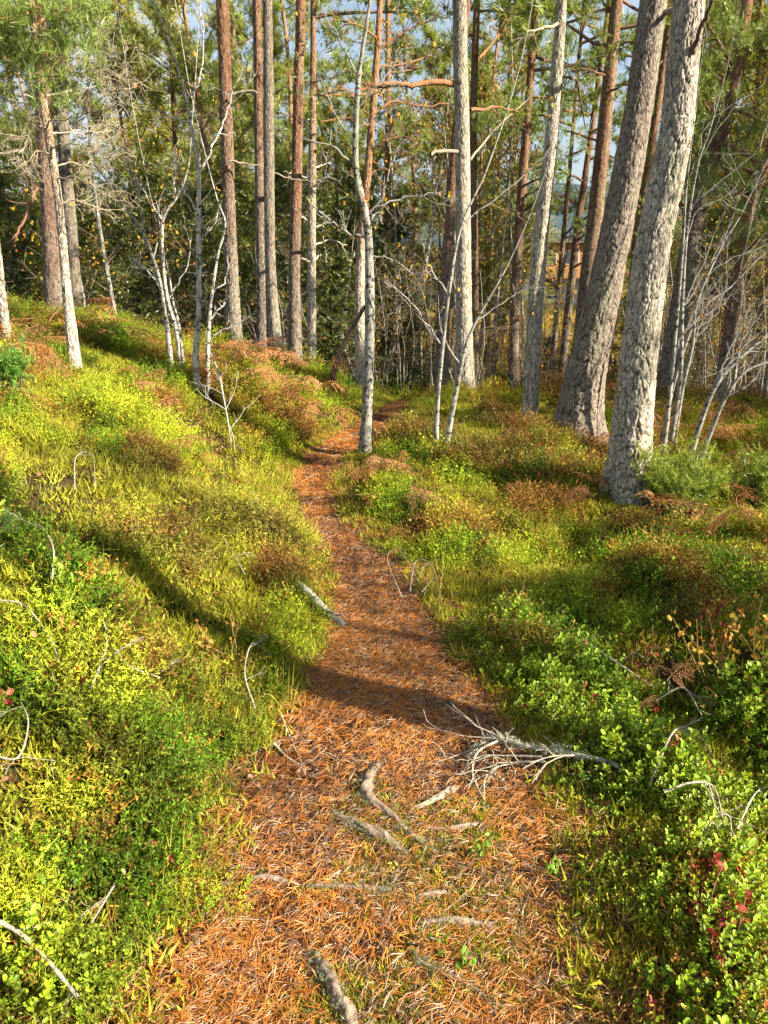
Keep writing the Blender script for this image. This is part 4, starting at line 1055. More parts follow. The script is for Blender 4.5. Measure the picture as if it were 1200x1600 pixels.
def slope_lean(X, Y, k=.25):
    e = .05; gx = (terrain(X + e, Y) - terrain(X - e, Y)) / (2 * e); gy = (terrain(X, Y + e) - terrain(X, Y - e)) / (2 * e)
    return np.stack([-gx, -gy, 0 * gx], -1) * k

cover = {}
def cb(name):
    if name not in cover: cover[name] = MB()
    return cover[name]
BANDS = [(.55, 2.6, 1.0), (2.6, 4.6, 1.0), (4.6, 7.2, 1.05), (7.2, 11.0, 1.3)]
COUNT = [(30000, 14000, 20000), (6800, 16500, 13800), (3000, 15500, 12000), (0, 10000, 6500)]
for (y0, y1, s), (nl, nb, nh) in zip(BANDS, COUNT):
    for kind, n in (('lingonberry_cover', nl), ('bilberry_cover', nb), ('heather_cover', nh)):
        X, Y = sample(n, y0, y1)
        o = offpath(X, Y); ed = .02 + .42 * (fbm(X * 3.2, Y * 3.2, 81, 3) - .46)
        w = fbm(X * 1.6 + 11, Y * 1.6, 91, 3)
        right = X > edges(Y)[1]
        if kind == 'lingonberry_cover': ok = (o > ed + .02) & (rng.random(len(X)) < np.where(right & (Y < 2.3), .15 + .85 * sstep(.05, .45, o), 1)) & (rng.random(len(X)) < np.where(right & (Y < 3.4), 1.0, sstep(.54, .70, w) * np.where(right, .5, .22)))
        elif kind == 'heather_cover': ok = (o > ed) & (rng.random(len(X)) < np.where(right, sstep(.45, .65, 1 - w) * .8, np.where(Y < 3, 1.0, sstep(.35, .6, 1 - w))))
        else: ok = (o > ed) & (rng.random(len(X)) < np.where(right & (Y < 2.4), .20, np.where((~right) & (Y < 2.6), .22, .95)))
        X, Y, o, right = X[ok], Y[ok], o[ok], right[ok]; m = len(X)
        grow_in = .50 + .50 * sstep(0, np.where(right & (Y < 2.4), .40, .3), o)
        tus = sstep(.28, .70, fbm(X * 2.9, Y * 2.9, 95, 2))
        keep = rng.random(m) < .17 + .83 * sstep(.14, .44, tus)
        X, Y, o, right, grow_in, tus = X[keep], Y[keep], o[keep], right[keep], grow_in[keep], tus[keep]; m = len(X)
        hgt = (.42 + .66 * tus) * grow_in
        Z = terrain(X, Y)
        P = np.stack([X, Y, Z], -1)
        lean = slope_lean(X, Y) + LEAN_SUN
        if kind == 'lingonberry_cover':
            c = np.array([.25, .38, .02]) * rng.uniform(.55, 1.3, (m, 1)) + np.array([.06, .02, 0]) * rng.random((m, 1)) ** 3
            red = rng.random(m) < .02; c[red] = np.array([.34, .045, .03]) * rng.uniform(.7, 1.2, (red.sum(), 1))
            scatter(cb(kind), LINGON, P + np.array([0, 0, .02]), tilt_rot(m, .4, lean), s * hgt * rng.uniform(.8, 1.35, m) * np.where(right & (Y < 2.8), 1.12, 1.0), c)
        elif kind == 'bilberry_cover':
            scatter(cb(kind), BILB, P, tilt_rot(m, .3, lean), s * hgt * rng.uniform(.7, 1.15, m), cover_colour(X, Y, m) * 1.05)
        else:
            c = cover_colour(X, Y, m, .06)
            scatter(cb(kind), HEATH, P, tilt_rot(m, .35, lean), s * hgt * rng.uniform(.75, 1.2, m), c)
# grass fringes beside the path and tufts
X, Y = sample(21000, .8, 9.5); o = offpath(X, Y); g = fbm(X * 1.7, Y * 1.7, 101, 3)
ok = (o > .0) & (rng.random(len(X)) < np.where((X > 0) & (Y < 2.6), .30, 1) * np.where(o < .35, .75, .2) * sstep(.40, .56, g)); X, Y, o = X[ok], Y[ok], o[ok]; m = len(X)
scatter(cb('grass'), GRASS, np.stack([X, Y, terrain(X, Y)], -1), tilt_rot(m, .25), rng.uniform(.55, 1.05, m), (np.array([.32, .38, .05]) + np.array([.20, .05, .03]) * rng.random((m, 1)) ** 2) * rng.uniform(.75, 1.25, (m, 1)))
# moss cushions: under the shrubs, round the roots and on the far end of the ridge
X, Y = sample(62000, .8, 10.5); o = offpath(X, Y); g = fbm(X * 1.5 + 20, Y * 1.5, 111, 3)
L_, R_ = edges(Y); inpath = (o < 0) & (X > L_ + .40 * (R_ - L_)) & (Y < 2.3) & (fbm(X * 4.2, Y * 4.2, 113, 2) > .50)
ok = ((o > 0) & (rng.random(len(X)) < .35 + .65 * sstep(.45, .6, g))) | inpath; X, Y, o = X[ok], Y[ok], o[ok]; m = len(X)
scatter(cb('moss'), MOSS, np.stack([X, Y, terrain(X, Y) + np.where(o < 0, .004, .015)], -1), tilt_rot(m, .3), np.where(o < 0, .6, 1.3) * rng.uniform(.7, 1.3, m), (np.array([.30, .30, .03]) + np.array([.10, .09, 0]) * rng.random((m, 1))) * rng.uniform(.7, 1.3, (m, 1)))
for u, v, k, sp in ((585, 1270, 260, .05), (625, 1318, 260, .055), (600, 1390, 160, .06), (690, 1425, 260, .06), (745, 1475, 260, .07), (790, 1410, 240, .09), (500, 1560, 160, .04), (545, 1580, 160, .04), (720, 1340, 160, .07), (660, 1560, 160, .08), (830, 1520, 260, .1), (735, 1285, 120, .05)):
    h = hit(u, v); q = h[:2] + rng.normal(0, 1, (k, 2)) * [sp * 1.4, sp]
    scatter(cb('moss'), MOSS, np.stack([q[:, 0], q[:, 1], terrain(q[:, 0], q[:, 1]) + .012], -1), tilt_rot(k, .4), rng.uniform(.35, .75, k), (np.array([.34, .34, .03]) + np.array([.08, .08, .02]) * rng.random((k, 1))) * rng.uniform(.6, 1.25, (k, 1)))
# farther undergrowth
X, Y = sample(15000, 10.0, 20, 1.5); m = len(X)
scatter(cb('undergrowth'), FUZZ, np.stack([X, Y, terrain(X, Y)], -1), tilt_rot(m, .3), rng.uniform(1.2, 2.4, m), cover_colour(X, Y, m) * .8)
X, Y = sample(9000, 20, 60, 3, -60, 60); m = len(X)
scatter(cb('undergrowth'), FUZZ, np.stack([X, Y, terrain(X, Y)], -1), tilt_rot(m, .3), rng.uniform(3, 6, m), (np.array([.40, .18, .04]) * rng.random((m, 1)) + np.array([.18, .18, .03])))
for name, lab, mt in (('lingonberry_cover', 'glossy green lingonberry leaves carpeting the ground beside the path', M_GLOSSY), ('bilberry_cover', 'yellow green bilberry scrub covering both sides of the path', M_LEAF),
                      ('heather_cover', 'feathery heather and crowberry covering the banks', M_LEAF), ('grass', 'thin grass fringing the path edges', M_LEAF), ('moss', 'low yellow green moss between roots and shrubs', M_LEAF),
                      ('undergrowth', 'low autumn scrub on the forest floor behind', M_LEAF)):
    o = cover[name].build(name, [mt]); tag(o, lab, 'ground cover', kind='stuff')

# ------------------------------------------------------------------ pine needle litter on the path
def needle_pair():
    t = TP(); c = rng.uniform(.8, 1.2)
    for s in (-1, 1):
        a = s * rng.uniform(.02, .14); ln = rng.uniform(.040, .062); b = rng.uniform(-.004, .007)
        d = np.array([math.sin(a), math.cos(a), 0]); sd = np.array([math.cos(a), -math.sin(a), 0]); w = .00095
        p = [np.array([0, 0, 0]), d * ln * .5 + [b * 2, 0, abs(b) * 1.2 + .002], d * ln + [b * 3, 0, 0]]
        up = np.array([0, 0, w * .8])
        t.put([p[0] - sd * w, p[0] + sd * w, p[1] - sd * w, p[1] + sd * w, p[2], p[1] + up, p[0] + up],
              [[0, 6, 5], [0, 5, 2], [6, 1, 3], [6, 3, 5], [2, 5, 4], [5, 3, 4]], np.ones(3) * c)
    return t.done()
PAIR = [needle_pair() for _ in range(8)]
lit = MB()
for (y0, y1, n, s, hi) in ((.75, 2.0, 36000, 1.0, .018), (2.0, 3.2, 26000, 1.0, .016), (3.2, 5.0, 20000, 1.1, .014), (5.0, 8.0, 12000, 1.45, .012)):
    Y = rng.uniform(y0, y1, n); L, R = edges(Y); X = L - .14 + (R - L + .30) * rng.random(n)
    o = np.maximum(L - X, X - R); ok = ((o < 0) | (rng.random(n) < .4)) & (rng.random(n) < .30 + .70 * sstep(.30, .50, fbm(X * 4 + 3, Y * 4, 127, 3))); X, Y = X[ok], Y[ok]; m = len(X)
    R3 = align(np.stack([rng.normal(0, .12, m), rng.normal(0, .12, m), np.ones(m)], -1))
    flow = rng.normal(0, 1, m)
    g = fbm(X * 3, Y * 3, 121, 2)[:, None]; rr = rng.random((m, 1))
    c = np.array([.48, .135, .010]) * (1 - rr) + np.array([.66, .28, .045]) * rr
    c = c * (.55 + .75 * g) * rng.uniform(.6, 1.25, (m, 1)); old = rng.random(m) < .12 + .42 * sstep(.45, .7, fbm(X * 2.2 + 5, Y * 2.2, 125, 3)); c[old] = np.array([.13, .055, .025]) * rng.uniform(.6, 1.6, (old.sum(), 1)); pale = rng.random(m) < .08; c[pale] = np.array([.50, .36, .22])
    scatter(lit, PAIR, np.stack([X, Y, terrain(X, Y) + .008 + rng.random(m) ** 2 * hi], -1), R3, s * rng.uniform(.75, 1.15, m), c)
# dead leaves and needles lying between the shrubs
dl_ = MB(); X, Y = sample(19000, .7, 8.5); o_ = offpath(X, Y); ok = o_ > -.02; X, Y = X[ok], Y[ok]; m = len(X)
scatter(dl_, [flat_leaf_template(.024, .014) for _ in range(4)], np.stack([X, Y, terrain(X, Y) + .012], -1), align(np.stack([rng.normal(0, 1, m), rng.normal(0, 1, m), rng.normal(0, .35, m)], -1)), rng.uniform(.5, 1.3, m), np.array([.34, .17, .07]) * rng.uniform(.4, 1.5, (m, 1)))
X, Y = sample(15000, .7, 6); o_ = offpath(X, Y); ok = (o_ > -.02) & (o_ < .8); X, Y = X[ok], Y[ok]; m = len(X)
scatter(dl_, PAIR, np.stack([X, Y, terrain(X, Y) + .012 + rng.random(m) * .02], -1), align(np.stack([rng.normal(0, .3, m), rng.normal(0, .3, m), np.ones(m)], -1)), rng.uniform(.8, 1.3, m), np.array([.42, .17, .04]) * rng.uniform(.5, 1.3, (m, 1)))
o = dl_.build('leaf_litter', [M_LITTER]); tag(o, 'brown dead leaves and needles lying between the shrubs', 'leaf litter', kind='stuff')
# bark flakes, bits of twig and fallen leaves lying in it
n = 2600; Y = .8 + 6.5 * rng.random(n) ** 1.6; L, R = edges(Y); X = L + (R - L) * rng.random(n)
FL = [flat_leaf_template(.022, .014) for _ in range(4)]
scatter(lit, FL, np.stack([X, Y, terrain(X, Y) + .014], -1), align(np.stack([rng.normal(0, 1, n), rng.normal(0, 1, n), rng.normal(0, .25, n)], -1)), rng.uniform(.4, 1.1, n), np.array([.26, .16, .10]) * rng.uniform(.4, 1.7, (n, 1)))
for q in range(700):
    y = .85 + 6 * rng.random() ** 1.5; l, r = edges(y); x = float(l + (r - l) * rng.random())
    p = wander([x, y, T(x, y) + .016], [rng.normal(), rng.normal(), 0], rng.uniform(.03, .13), 4, .35); p[:, 2] = terrain(p[:, 0], p[:, 1]) + .016 + rng.uniform(0, .006)
    tube(lit, p, rng.uniform(.0009, .0022), np.array([.36, .27, .19]) * rng.uniform(.5, 1.3), 4)
o = lit.build('needle_litter', [M_LITTER]); tag(o, 'orange brown fallen pine needles covering the path', 'needle litter', kind='stuff')

# ------------------------------------------------------------------ roots, fallen branches and twigs on the ground
def lay(pts, lift=.0):
    out = []
    for q in pts:
        h = hit(q[0], q[1]); h[2] += lift; out.append(h)
    return np.array(out)
ROOTS = [
    ('mossy lichen covered root running down the middle of the near path', [(590, 1205, 26), (572, 1235, 26), (575, 1260, 23), (612, 1285, 15), (640, 1315, 15), (690, 1345, 12)], 1),
    ('scaly root with pale green lichen slanting across the path', [(520, 1280, 12), (550, 1296, 19), (585, 1312, 22), (620, 1334, 18), (630, 1345, 9)], 1),
    ('pale smooth root running right from the mossy root', [(640, 1276, 8), (670, 1262, 12), (705, 1247, 14), (722, 1238, 7)], 0),
    ('thin pale root on the right of the path below the fallen branch', [(655, 1302, 6), (700, 1305, 10), (735, 1299, 11), (752, 1292, 5)], 0),
    ('long low root lying straight across the path', [(470, 1394, 6), (520, 1395, 12), (590, 1399, 14), (640, 1402, 9)], 1),
    ('short curved pale root right of the long low root', [(636, 1420, 8), (660, 1410, 14), (688, 1406, 13), (708, 1404, 6)], 0),
    ('straight pale root lying between moss low on the path', [(655, 1452, 8), (690, 1451, 15), (735, 1452, 15), (775, 1452, 8)], 0),
    ('thick scaly root end poking up at the bottom of the path', [(490, 1500, 18), (505, 1530, 26), (522, 1560, 30), (545, 1605, 34)], 1),
    ('grey worn root at the left of the long low root', [(380, 1381, 8), (410, 1380, 13), (440, 1384, 12), (470, 1390, 6)], 0),
    ('shaded root rising on the lower right of the path', [(640, 1480, 8), (655, 1510, 13), (690, 1530, 15), (740, 1560, 12), (790, 1590, 8)], 1)]
for k, (lab, pts, lich) in enumerate(ROOTS):
    P = lay(pts); e0 = P[0] + (P[0] - P[1]) * .6; e1 = P[-1] + (P[-1] - P[-2]) * .6
    pts = [(0, 0, pts[0][2] * .5)] + list(pts) + [(0, 0, pts[-1][2] * .5)]; P = np.vstack([e0[None], P, e1[None]]); n = 6 * len(pts); sp = smooth_path(P, n)
    dp = np.array([q[1] * ct + (EYE - q[2]) * st for q in P]); rr = np.array([w for _, _, w in pts]) * .40 * dp / FPX
    q_ = np.linspace(0, 1, n); rr = np.interp(q_, np.linspace(0, 1, len(pts)), rr) * np.clip(np.sin(q_ * math.pi), .02, 1) ** .45
    sp[:, 2] = terrain(sp[:, 0], sp[:, 1]) + rr * .45 + .016 - .035 * (1 - np.sin(q_ * math.pi)) ** 3
    sp[:, 0] += .010 * (vnoise(q_ * 9, q_ * 0, 150 + k) - .5); sp[:, 1] += .012 * (vnoise(q_ * 9, q_ * 0, 160 + k) - .5)
    b0 = P[len(P) // 2]
    root = thing('tree_root', lab, 'root', b0, 'tree roots crossing the path')
    c = np.array([.33, .25, .185]) if lich == 0 else np.array([.24, .175, .13])
    mb = MB()
    t_, n_, bb = frames(sp); sd = 12; th = np.arange(sd) / sd * PI2
    TH, II = np.meshgrid(th, np.arange(n)); rad = rr[:, None] * (1 + .55 * (fbm(np.cos(TH) * 2 + k, II * .45 + np.sin(TH) * 2, 130 + k, 3) - .5) * 2)
    v = sp[:, None] + (np.cos(TH)[..., None] * n_[:, None] + np.sin(TH)[..., None] * bb[:, None]) * rad[..., None]
    nz = fbm(np.cos(TH) * 3 + k, II * .8 + np.sin(TH) * 3, 140 + k, 3)[..., None]
    mb.add(v.reshape(-1, 3), ring_faces(n, sd), (c * (.35 + 1.25 * nz)).reshape(-1, 3))
    mb.build('bark', [M_ROOT], root, b0)
    if lich:
        ml = MB(); m = 260
        ii = rng.integers(0, n, m); pos = sp[ii] + rng.normal(0, 1, (m, 3)) * rr[ii, None] * np.array([.9, .9, .3]) + np.stack([0 * ii, 0 * ii, rr[ii] * .5], -1)
        gcol = np.where(rng.random((m, 1)) < .5, np.array([[.36, .42, .30]]), np.array([[.24, .25, .04]]))
        scatter(ml, MOSS, pos, tilt_rot(m, .8), rng.uniform(.10, .26, m), gcol * rng.uniform(.7, 1.2, (m, 1)))
        ml.build('lichen', [M_LEAF], root, b0)

def twig_thing(lab, pts, r0, r1, lifts, col=DEAD * 1.25, side=3, group='fallen twigs on the ground', name='fallen_twig', lv=1, sl=.12, cat='twig', lich=False):
    P = lay(pts); P[:, 2] += np.array(lifts); n = 5 * len(pts); sp = smooth_path(P, n)
    mb = MB(); tl = []
    tube(mb, sp, np.linspace(r0, r1, n) * rng.uniform(.85, 1.15, n), col, 7)
    for q in range(side):
        i0 = rng.integers(n // 5, n - 1); grow(mb, sp[i0], unit(sp[i0 + 1] - sp[i0]) + rng.normal(0, .7, 3) * [1, 1, .4], sl * rng.uniform(.5, 1.2), r1 * .9, lv, col, tl, 2, .35, 0)
    b0 = P[0].copy()
    if lich:
        root = thing(name, lab, cat, b0, group); mb.build('stem', [M_ROOT], root, b0)
        m = 160; ii = rng.integers(n // 3 if lich == 2 else 0, n, m); ml = MB()
        scatter(ml, MOSS, sp[ii] + rng.normal(0, .006, (m, 3)), tilt_rot(m, 1.0), rng.uniform(.2, .45, m), np.array([.40, .43, .34]) * rng.uniform(.7, 1.2, (m, 1)))
        ml.build('lichen', [M_LEAF], root, b0); return root
    o = mb.build(name, [M_ROOT], None, b0); return tag(o, lab, cat, group)
V = .13
twig_thing('grey lichen crusted branch lying along the left edge of the middle path', [(465, 930), (490, 950), (515, 970), (540, 985)], .022, .014, [.06, .05, .03, .02], np.array([.42, .39, .33]), 3, None, 'fallen_branch', cat='branch', lich=1)
r_ = twig_thing('fallen dead branch with curled bare twigs reaching over the right path edge', [(1000, 1250), (960, 1222), (890, 1208), (820, 1195), (770, 1182), (730, 1190)], .010, .004, [.03, .06, .07, .07, .07, .02], np.array([.44, .38, .30]), 10, None, 'fallen_branch', 2, .22, 'branch', lich=2)
for pts, lf in (([(845, 1212), (790, 1202), (745, 1205), (712, 1228)], [.07, .05, .05, .02]), ([(850, 1215), (800, 1214), (765, 1228), (742, 1256)], [.06, .05, .05, .01]), ([(780, 1185), (745, 1200), (738, 1230), (760, 1250)], [.07, .06, .04, .01])):
    P = lay(pts); P[:, 2] += lf; sp = smooth_path(P, 16); mb = MB(); tl = []
    tube(mb, sp, np.linspace(.004, .002, 16), np.array([.46, .40, .31]), 6)
    for q in range(6): i0 = rng.integers(4, 15); grow(mb, sp[i0], rng.normal(0, .8, 3) * [1, 1, .4] + unit(sp[i0 + 1] - sp[i0]), .15, .0022, 1, np.array([.42, .38, .29]), tl, 3, .5, -.1)
    mb.build('twig', [M_ROOT], r_, np.array(r_.location))
TW = [
    ('arched pale twig in the lingonberries right of the path', [(1010, 1260), (1045, 1218), (1090, 1225), (1130, 1255)], .006, .004, [.10, .26, .22, .1]),
    ('long bowed twig above the low lingonberries on the right', [(1030, 1290), (1070, 1285), (1105, 1288), (1125, 1320)], .006, .004, [.16, .19, .18, .1]),
    ('short hooked twig near the red leaves on the right', [(1080, 1365), (1105, 1340), (1128, 1336), (1135, 1350)], .005, .003, [.10, .18, .18, .12]),
    ('twig arching out of the shrubs at the right edge', [(1145, 1330), (1165, 1300), (1185, 1288), (1210, 1292)], .005, .004, [.1, .17, .2, .18]),
    ('low thin twig lying right of the path in the moss', [(828, 1400), (815, 1440), (820, 1490)], .005, .003, [.02, .03, .02]),
    ('thin twig lying over needles at the right path edge', [(755, 1435), (790, 1470), (830, 1500)], .005, .003, [.02, .02, .02]),
    ('forked twig on the needles at the left path edge', [(440, 1130), (455, 1165), (475, 1205)], .004, .003, [.05, .03, .02]),
    ('broken brown twig lying on the needles by the left path edge', [(428, 1170), (450, 1190), (485, 1208)], .008, .005, [.03, .02, .015]),
    ('slim twig curving across the near left needles', [(372, 1332), (410, 1310), (435, 1280), (438, 1262)], .004, .003, [.02, .02, .02, .02]),
    ('thin dark twig across the middle path in the shade band', [(640, 1122), (700, 1130), (745, 1135), (770, 1150)], .005, .004, [.02, .025, .025, .03]),
    ('hooped pale twig standing out of the heather at the left path edge', [(400, 1130), (385, 1090), (398, 1052), (425, 1052)], .005, .003, [.08, .14, .18, .1]),
    ('curly lichen twig in the shrubs at the left, upper of three', [(85, 960), (92, 915), (70, 880), (40, 868)], .006, .003, [.12, .2, .22, .15]),
    ('long crooked twig across the left shrubs', [(0, 985), (50, 1010), (90, 1060), (100, 1090)], .006, .003, [.15, .2, .18, .15]),
    ('grey bare twig lying on the crowberry at the left', [(150, 1120), (175, 1060), (165, 1010)], .006, .004, [.14, .18, .16]),
    ('pale bowed twig in the middle of the left shrubs', [(185, 1060), (210, 1095), (255, 1105)], .006, .004, [.15, .17, .15]),
    ('thick pale stick across the bottom left corner', [(-10, 1482), (35, 1510), (75, 1545), (130, 1605)], .010, .008, [.12, .14, .14, .12]),
    ('forked white twig low in the left crowberry', [(185, 1425), (165, 1470), (150, 1490)], .005, .003, [.12, .14, .12]),
    ('curved white twig hanging at the left edge', [(0, 1230), (40, 1245), (55, 1190), (40, 1140)], .006, .003, [.13, .17, .17, .14]),
    ('thin pale twig in the shrubs above the path bend on the left', [(385, 930), (365, 900), (350, 870)], .004, .003, [.14, .17, .14]),
    ('arched dry stem over the ridge shrubs on the left', [(120, 790), (125, 760), (150, 755), (152, 785)], .004, .002, [.1, .2, .2, .1]),
    ('arched bare stems over the path edge where it narrows', [(628, 945), (605, 905), (625, 895), (660, 930)], .004, .002, [.05, .16, .17, .05]),
    ('thin dry stem bowed at the right of the narrow path', [(640, 935), (650, 905), (675, 915), (690, 950)], .004, .002, [.05, .14, .14, .05]),
    ('lying branch half hidden in dark shrubs on the right', [(850, 1000), (900, 1025), (950, 1058), (1020, 1105)], .007, .005, [.12, .12, .12, .12]),
    ('pale stick resting on the shrubs at the middle right', [(1020, 1130), (1060, 1125), (1090, 1160)], .006, .004, [.14, .2, .16])]
for lab, pts, r0, r1, lf in TW: twig_thing(lab, pts, r0 * .6, r1 * .5, [q * .7 for q in lf], np.array([.42, .36, .28]) * rng.uniform(.8, 1.1), rng.integers(1, 4))

# ------------------------------------------------------------------ dead bracken
def frond(ln, droop, fc=(.50, .23, .09)):
    mb = MB(); n = 13; s = np.linspace(0, 1, n)
    p = np.stack([ln * s, 0.04 * ln * np.sin(s * 5), ln * (.38 * s - (droop - .35) * s ** 2)], -1)
    tube(mb, p, np.linspace(.004, .001, n), np.array([.30, .15, .06]), 4)
    tp = TP()
    for k in range(2, n):
        for sg in (-1, 1):
            pl = ln * .42 * (1 - (k / n) ** 1.3) * rng.uniform(.7, 1.1) + .02
            d = np.array([.45, sg * .85, -.25 + rng.uniform(-.35, .25)]); q = wander(p[k], d, pl, 5, .35, -.6)
            tp.stem(q, np.linspace(.0016, .0008, 5), np.ones(3) * .7, 0)
            for w in np.linspace(.15, 1, max(3, int(pl / .028))):
                x = w * 4; i0 = min(3, int(x)); pos = q[i0] + (q[i0 + 1] - q[i0]) * (x - i0); bd = unit(q[i0 + 1] - q[i0])
                for s2 in (-1, 1):
                    dd = bd * .5 + unit(np.cross(bd, [0, 0, 1])) * s2 + np.array([0, 0, rng.uniform(-.8, .3)])
                    tp.leaf(pos, dd, [0, 0, 1], pl * .22 * (1.15 - w * .7) + .012, .011, rng.uniform(.6, 1.4), .2)
    scatter(mb, [tp.done()], np.zeros((1, 3)), np.eye(3)[None], 1.0, np.array(fc), 1)
    return mb.mesh('frond', [M_TWIG, M_DRY])
FROND = [frond(l, d, c) for l, d, c in ((.55, .75, (.50, .23, .09)), (.7, .85, (.36, .15, .055)), (.48, .95, (.56, .29, .12)), (.62, .7, (.30, .12, .05)), (.4, .6, (.52, .22, .07)))]
BR = [('rusty bracken clump on the skyline at the far left ridge', (55, 455), 4, 1.0), ('brown bracken spread across the ridge at the left edge', (20, 555), 5, 1.0), ('curled bracken patch below the leaning orange pine', (95, 555), 6, .9),
      ('dark rusty bracken in the hollow of the left bank', (65, 605), 6, .95), ('bracken drooping on the ridge right of the leaning orange pine', (165, 525), 5, .8), ('bracken patch on the ridge left of the birch clump', (205, 550), 6, .8),
      ('faded bracken at the foot of the birch clump', (290, 610), 5, .6), ('small bracken fronds lying halfway up the left bank', (225, 650), 5, .6), ('thin bracken at the shaded middle of the left bank', (255, 720), 4, .5),
      ('large rusty bracken heap right of the ridge end', (400, 612), 8, .9), ('long bracken heap left of the path bend', (455, 628), 8, .95), ('bracken under the sunlit flared pine foot', (455, 590), 5, .7),
      ('bracken fronds at the foot of the crooked birch', (575, 762), 7, .55), ('bracken frond lying low right of the narrow path', (600, 800), 3, .5), ('curled bracken top behind the grey pine', (760, 612), 4, .6),
      ('sunlit bracken behind the slender pale pine', (862, 612), 6, .7), ('bracken between the two big leaning pines', (945, 645), 7, .75), ('bracken tuft right of the big leaning pine foot', (1040, 690), 5, .7),
      ('hanging bracken under the arching saplings', (1095, 715), 7, .75), ('bracken at the far right edge behind the juniper', (1180, 700), 6, .8), ('low bracken in the shrubs below the big leaning pine', (930, 790), 5, .5),
      ('arched bracken frond standing out right of the big leaning pine', (1030, 825), 4, .5), ('reddish bracken spread at the right edge below the juniper', (1140, 830), 6, .6), ('small bracken right of the thin birch pair', (700, 790), 4, .45),
      ('bracken tips beside the path end', (530, 632), 5, .7), ('dry pale bracken bunch in the lingonberries on the right', (1010, 1150), 4, .33)]
for k, (lab, (u, v), n, s) in enumerate(BR):
    b0 = hit(u, v); root = thing('bracken_fern', lab, 'fern', b0, 'dead bracken clumps')
    for q in range(max(3, n - 1)):
        o = bpy.data.objects.new('frond', FROND[(k + q) % 5]); COL.objects.link(o); o.parent = root
        az = q * PI2 / n + rng.uniform(-.6, .6); o.rotation_euler = (rng.uniform(-.6, .6), rng.uniform(-.25, .35), az)
        dx, dy = rng.normal(0, .26 * s, 2); o.location = (dx, dy, T(b0[0] + dx, b0[1] + dy) - b0[2] + rng.uniform(.12, .24)); ss = s * rng.uniform(.65, 1.2); o.scale = (ss,) * 3

# ------------------------------------------------------------------ junipers, small bright plants
def juniper(h, rad, nst, col):
    mt = MB(); mb = MB(); tl = []; pts = []; ds = []
    for q in range(nst):
        az = rng.uniform(0, PI2); p = wander([rng.normal(0, .05), rng.normal(0, .05), 0], [math.cos(az) * rad / h * .8, math.sin(az) * rad / h * .8, 1], h * rng.uniform(.6, 1.05), 6, .3, .3)
        tube(mt, p, np.linspace(.006, .002, 6), DARKB * 2, 4)
        for w in range(12):
            i0 = rng.integers(1, 6); qq = wander(p[i0], rng.normal(0, .8, 3) + [0, 0, .6], h * .3, 4, .3, .2); tube(mt, qq, np.linspace(.002, .001, 4), np.array([.15, .11, .04]), 3)
            for x in np.linspace(.1, 1, 7):
                i1 = min(2, int(x * 3)); pts.append(qq[i1] + (qq[i1 + 1] - qq[i1]) * (x * 3 - i1)); ds.append(qq[i1 + 1] - qq[i1])
    pts = np.array(pts); ds = np.array(ds) + rng.normal(0, .15, pts.shape) * .1
    scatter(mb, JT, pts, align(ds), rng.uniform(.8, 1.2, len(pts)), col * rng.uniform(.7, 1.3, (len(pts), 1)))
    return mt, mb
JT = [tuft_template(14, .024, .0032, 1.3) for _ in range(5)]
for lab, (u, v), h, rad, nst, col in [
    ('feathery bright green juniper at the foot of the big leaning pine', (1050, 800), .42, .38, 34, np.array([.30, .40, .04])), ('bright green juniper at the right edge of the photo', (1180, 800), .40, .34, 30, np.array([.28, .38, .04])),
    ('small upright juniper behind the slim pale pine', (498, 562), .5, .22, 16, np.array([.24, .34, .05])), ('narrow green juniper bush beside the sunlit flared pine foot', (446, 545), .6, .12, 12, np.array([.18, .28, .05])),
    ('low green juniper at the left edge of the photo', (8, 640), .35, .2, 14, np.array([.16, .34, .04]))]:
    b0 = hit(u, v); root = thing('juniper_bush', lab, 'bush', b0, 'junipers')
    mt, mb = juniper(h, rad, nst, col); mt.build('stem', [M_TWIG], root); mb.build('foliage', [M_NEEDLE], root)
b0 = np.array([-1.05, 1.55, T(-1.05, 1.55)]); root = thing('pine_sapling', 'tip of a green pine shoot at the left edge of the photo', 'sapling', b0)
tipp = at(8, 812, 1.6); mt = MB(); p = smooth_path([b0, b0 * .5 + tipp * .5 + [-.05, 0, .05], tipp], 8); tube(mt, p, np.linspace(.006, .003, 8), np.array([.25, .14, .06]), 6); mt.build('stem', [M_TWIG], root, b0)
mb = MB(); scatter(mb, TUFT_FINE, p[-3:].repeat(4, 0), align(np.repeat((p[-1] - p[-2])[None], 12, 0)), 1.0, np.array([.10, .19, .05])); mb.build('foliage', [M_NEEDLE], root, b0)

def leafy(lab, u, v, h, cols, nst, nleaf, size, name='bilberry_plant', group='coloured bilberry plants'):
    b0 = hit(u, v); root = thing(name, lab, 'plant', b0, group); mt = MB(); mb = MB(); pts = []
    for q in range(nst):
        p = wander(b0 + [rng.normal(0, .03), rng.normal(0, .03), 0], [rng.normal(0, .3), rng.normal(0, .3), 1], h * rng.uniform(.7, 1.1), 6, .3, .1); tube(mt, p, np.linspace(.0022, .001, 6), np.array([.30, .20, .08]), 4); pts += list(p[2:])
    pts = np.array(pts); m = nleaf; k = rng.integers(0, len(pts), m)
    scatter(mb, PLEAF, pts[k] + rng.normal(0, .008, (m, 3)), tilt_rot(m, 1.0), rng.uniform(.7, 1.25, m) * size, np.asarray(cols)[rng.integers(0, len(cols), m)] * rng.uniform(.75, 1.25, (m, 1)))
    mt.build('stem', [M_TWIG], root, b0); mb.build('foliage', [M_LEAF], root, b0)
PLEAF = [flat_leaf_template(.026, .016) for _ in range(5)]
REDS = [[.30, .045, .035], [.36, .09, .06], [.24, .035, .03]]; GOLD = [[.48, .30, .05], [.50, .22, .05], [.40, .33, .06]]
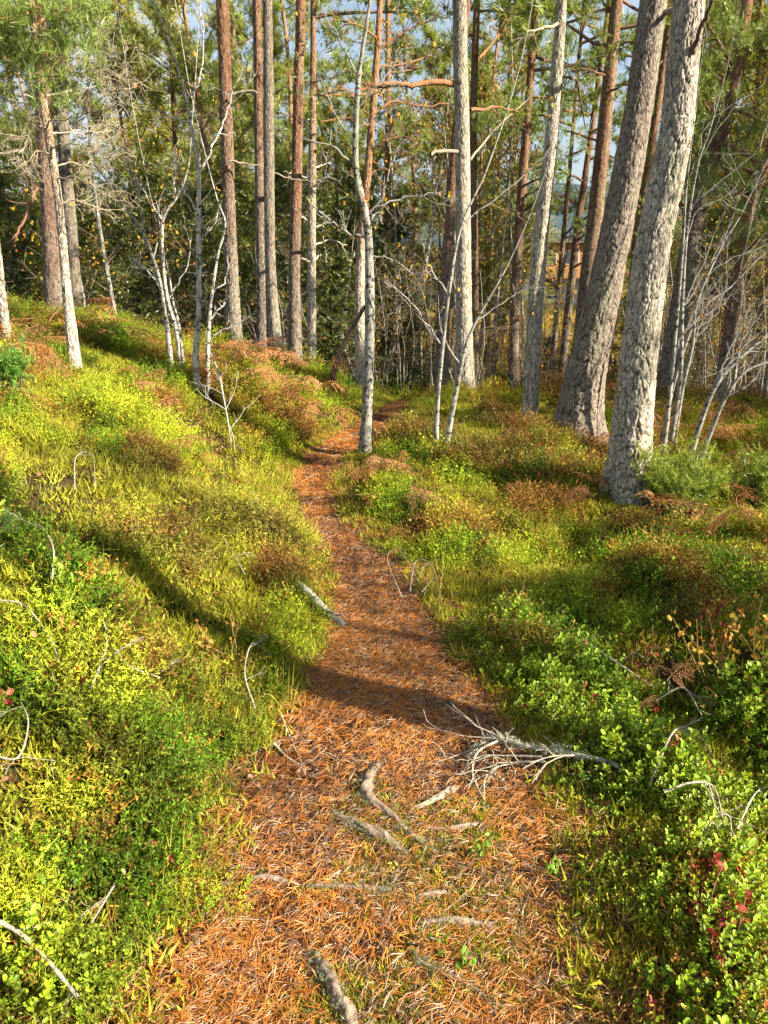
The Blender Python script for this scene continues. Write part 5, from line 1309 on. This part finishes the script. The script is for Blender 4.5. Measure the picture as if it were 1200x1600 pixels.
for lab, u, v, h, cols, n, m, s in [
    ('crimson leaved bilberry at the lower right of the lingonberries', 1110, 1490, .18, REDS, 5, 30, .75), ('red leaved sprig at the lower right edge', 1165, 1500, .18, REDS, 4, 20, .8), ('dusky red bilberry in the shade at the middle right', 1110, 1030, .2, REDS, 6, 50, .7),
    ('pair of red shoots standing by the golden sapling', 990, 1060, .2, REDS, 3, 18, .8), ('single red shoot above the right lingonberries', 1020, 1125, .16, REDS, 2, 9, .8), ('golden leaved shoot in front of the shaded shrubs', 1018, 1070, .28, GOLD, 5, 46, .8),
    ('tall golden shoot right of the first golden one', 1118, 1080, .32, GOLD, 7, 60, .9), ('yellow leaved shoot at the right edge by the golden ones', 1175, 1075, .34, GOLD, 6, 50, .9), ('dry yellow sprig at the edge of the dark hollow', 808, 1030, .30, GOLD, 3, 10, .9),
    ('red leaves low in the crowberry at the left', 85, 1120, .16, REDS, 4, 18, 1.0), ('orange red leaves scattered in the left shrubs', 100, 1020, .16, [[.45, .15, .06], [.5, .2, .08]], 6, 20, .9), ('tiny red leaved sprig at the bottom left edge of the path', 262, 1375, .08, REDS, 3, 10, .8),
    ('orange bilberry beside the shaded path on the left', 340, 1030, .17, [[.42, .16, .05], [.4, .25, .05]], 7, 46, .7), ('yellowing bilberry low on the ridge slope', 300, 840, .18, GOLD, 6, 40, .7), ('reddish bilberry by the foot of the slender pale pine', 860, 740, .2, [[.40, .10, .05]], 6, 50, .8)]:
    leafy(lab, u, v, h, cols, n, m, s)
GREENS = [[.18, .36, .04], [.22, .40, .05], [.16, .33, .04]]
for lab, u, v in [('round leaved lingonberry sprig low in the left corner', 110, 1440), ('bright lingonberry rosette at the bottom left', 35, 1440), ('lone lingonberry sprig on the path moss', 735, 1340), ('lingonberry sprig at the right path edge', 865, 1390), ('small lingonberry sprig low on the path', 715, 1500), ('broad leaved lingonberry in the bottom right corner', 1060, 1590)]:
    leafy(lab, u, v, .075, GREENS, 4, 20, .75, 'lingonberry_plant', 'single lingonberry sprigs')
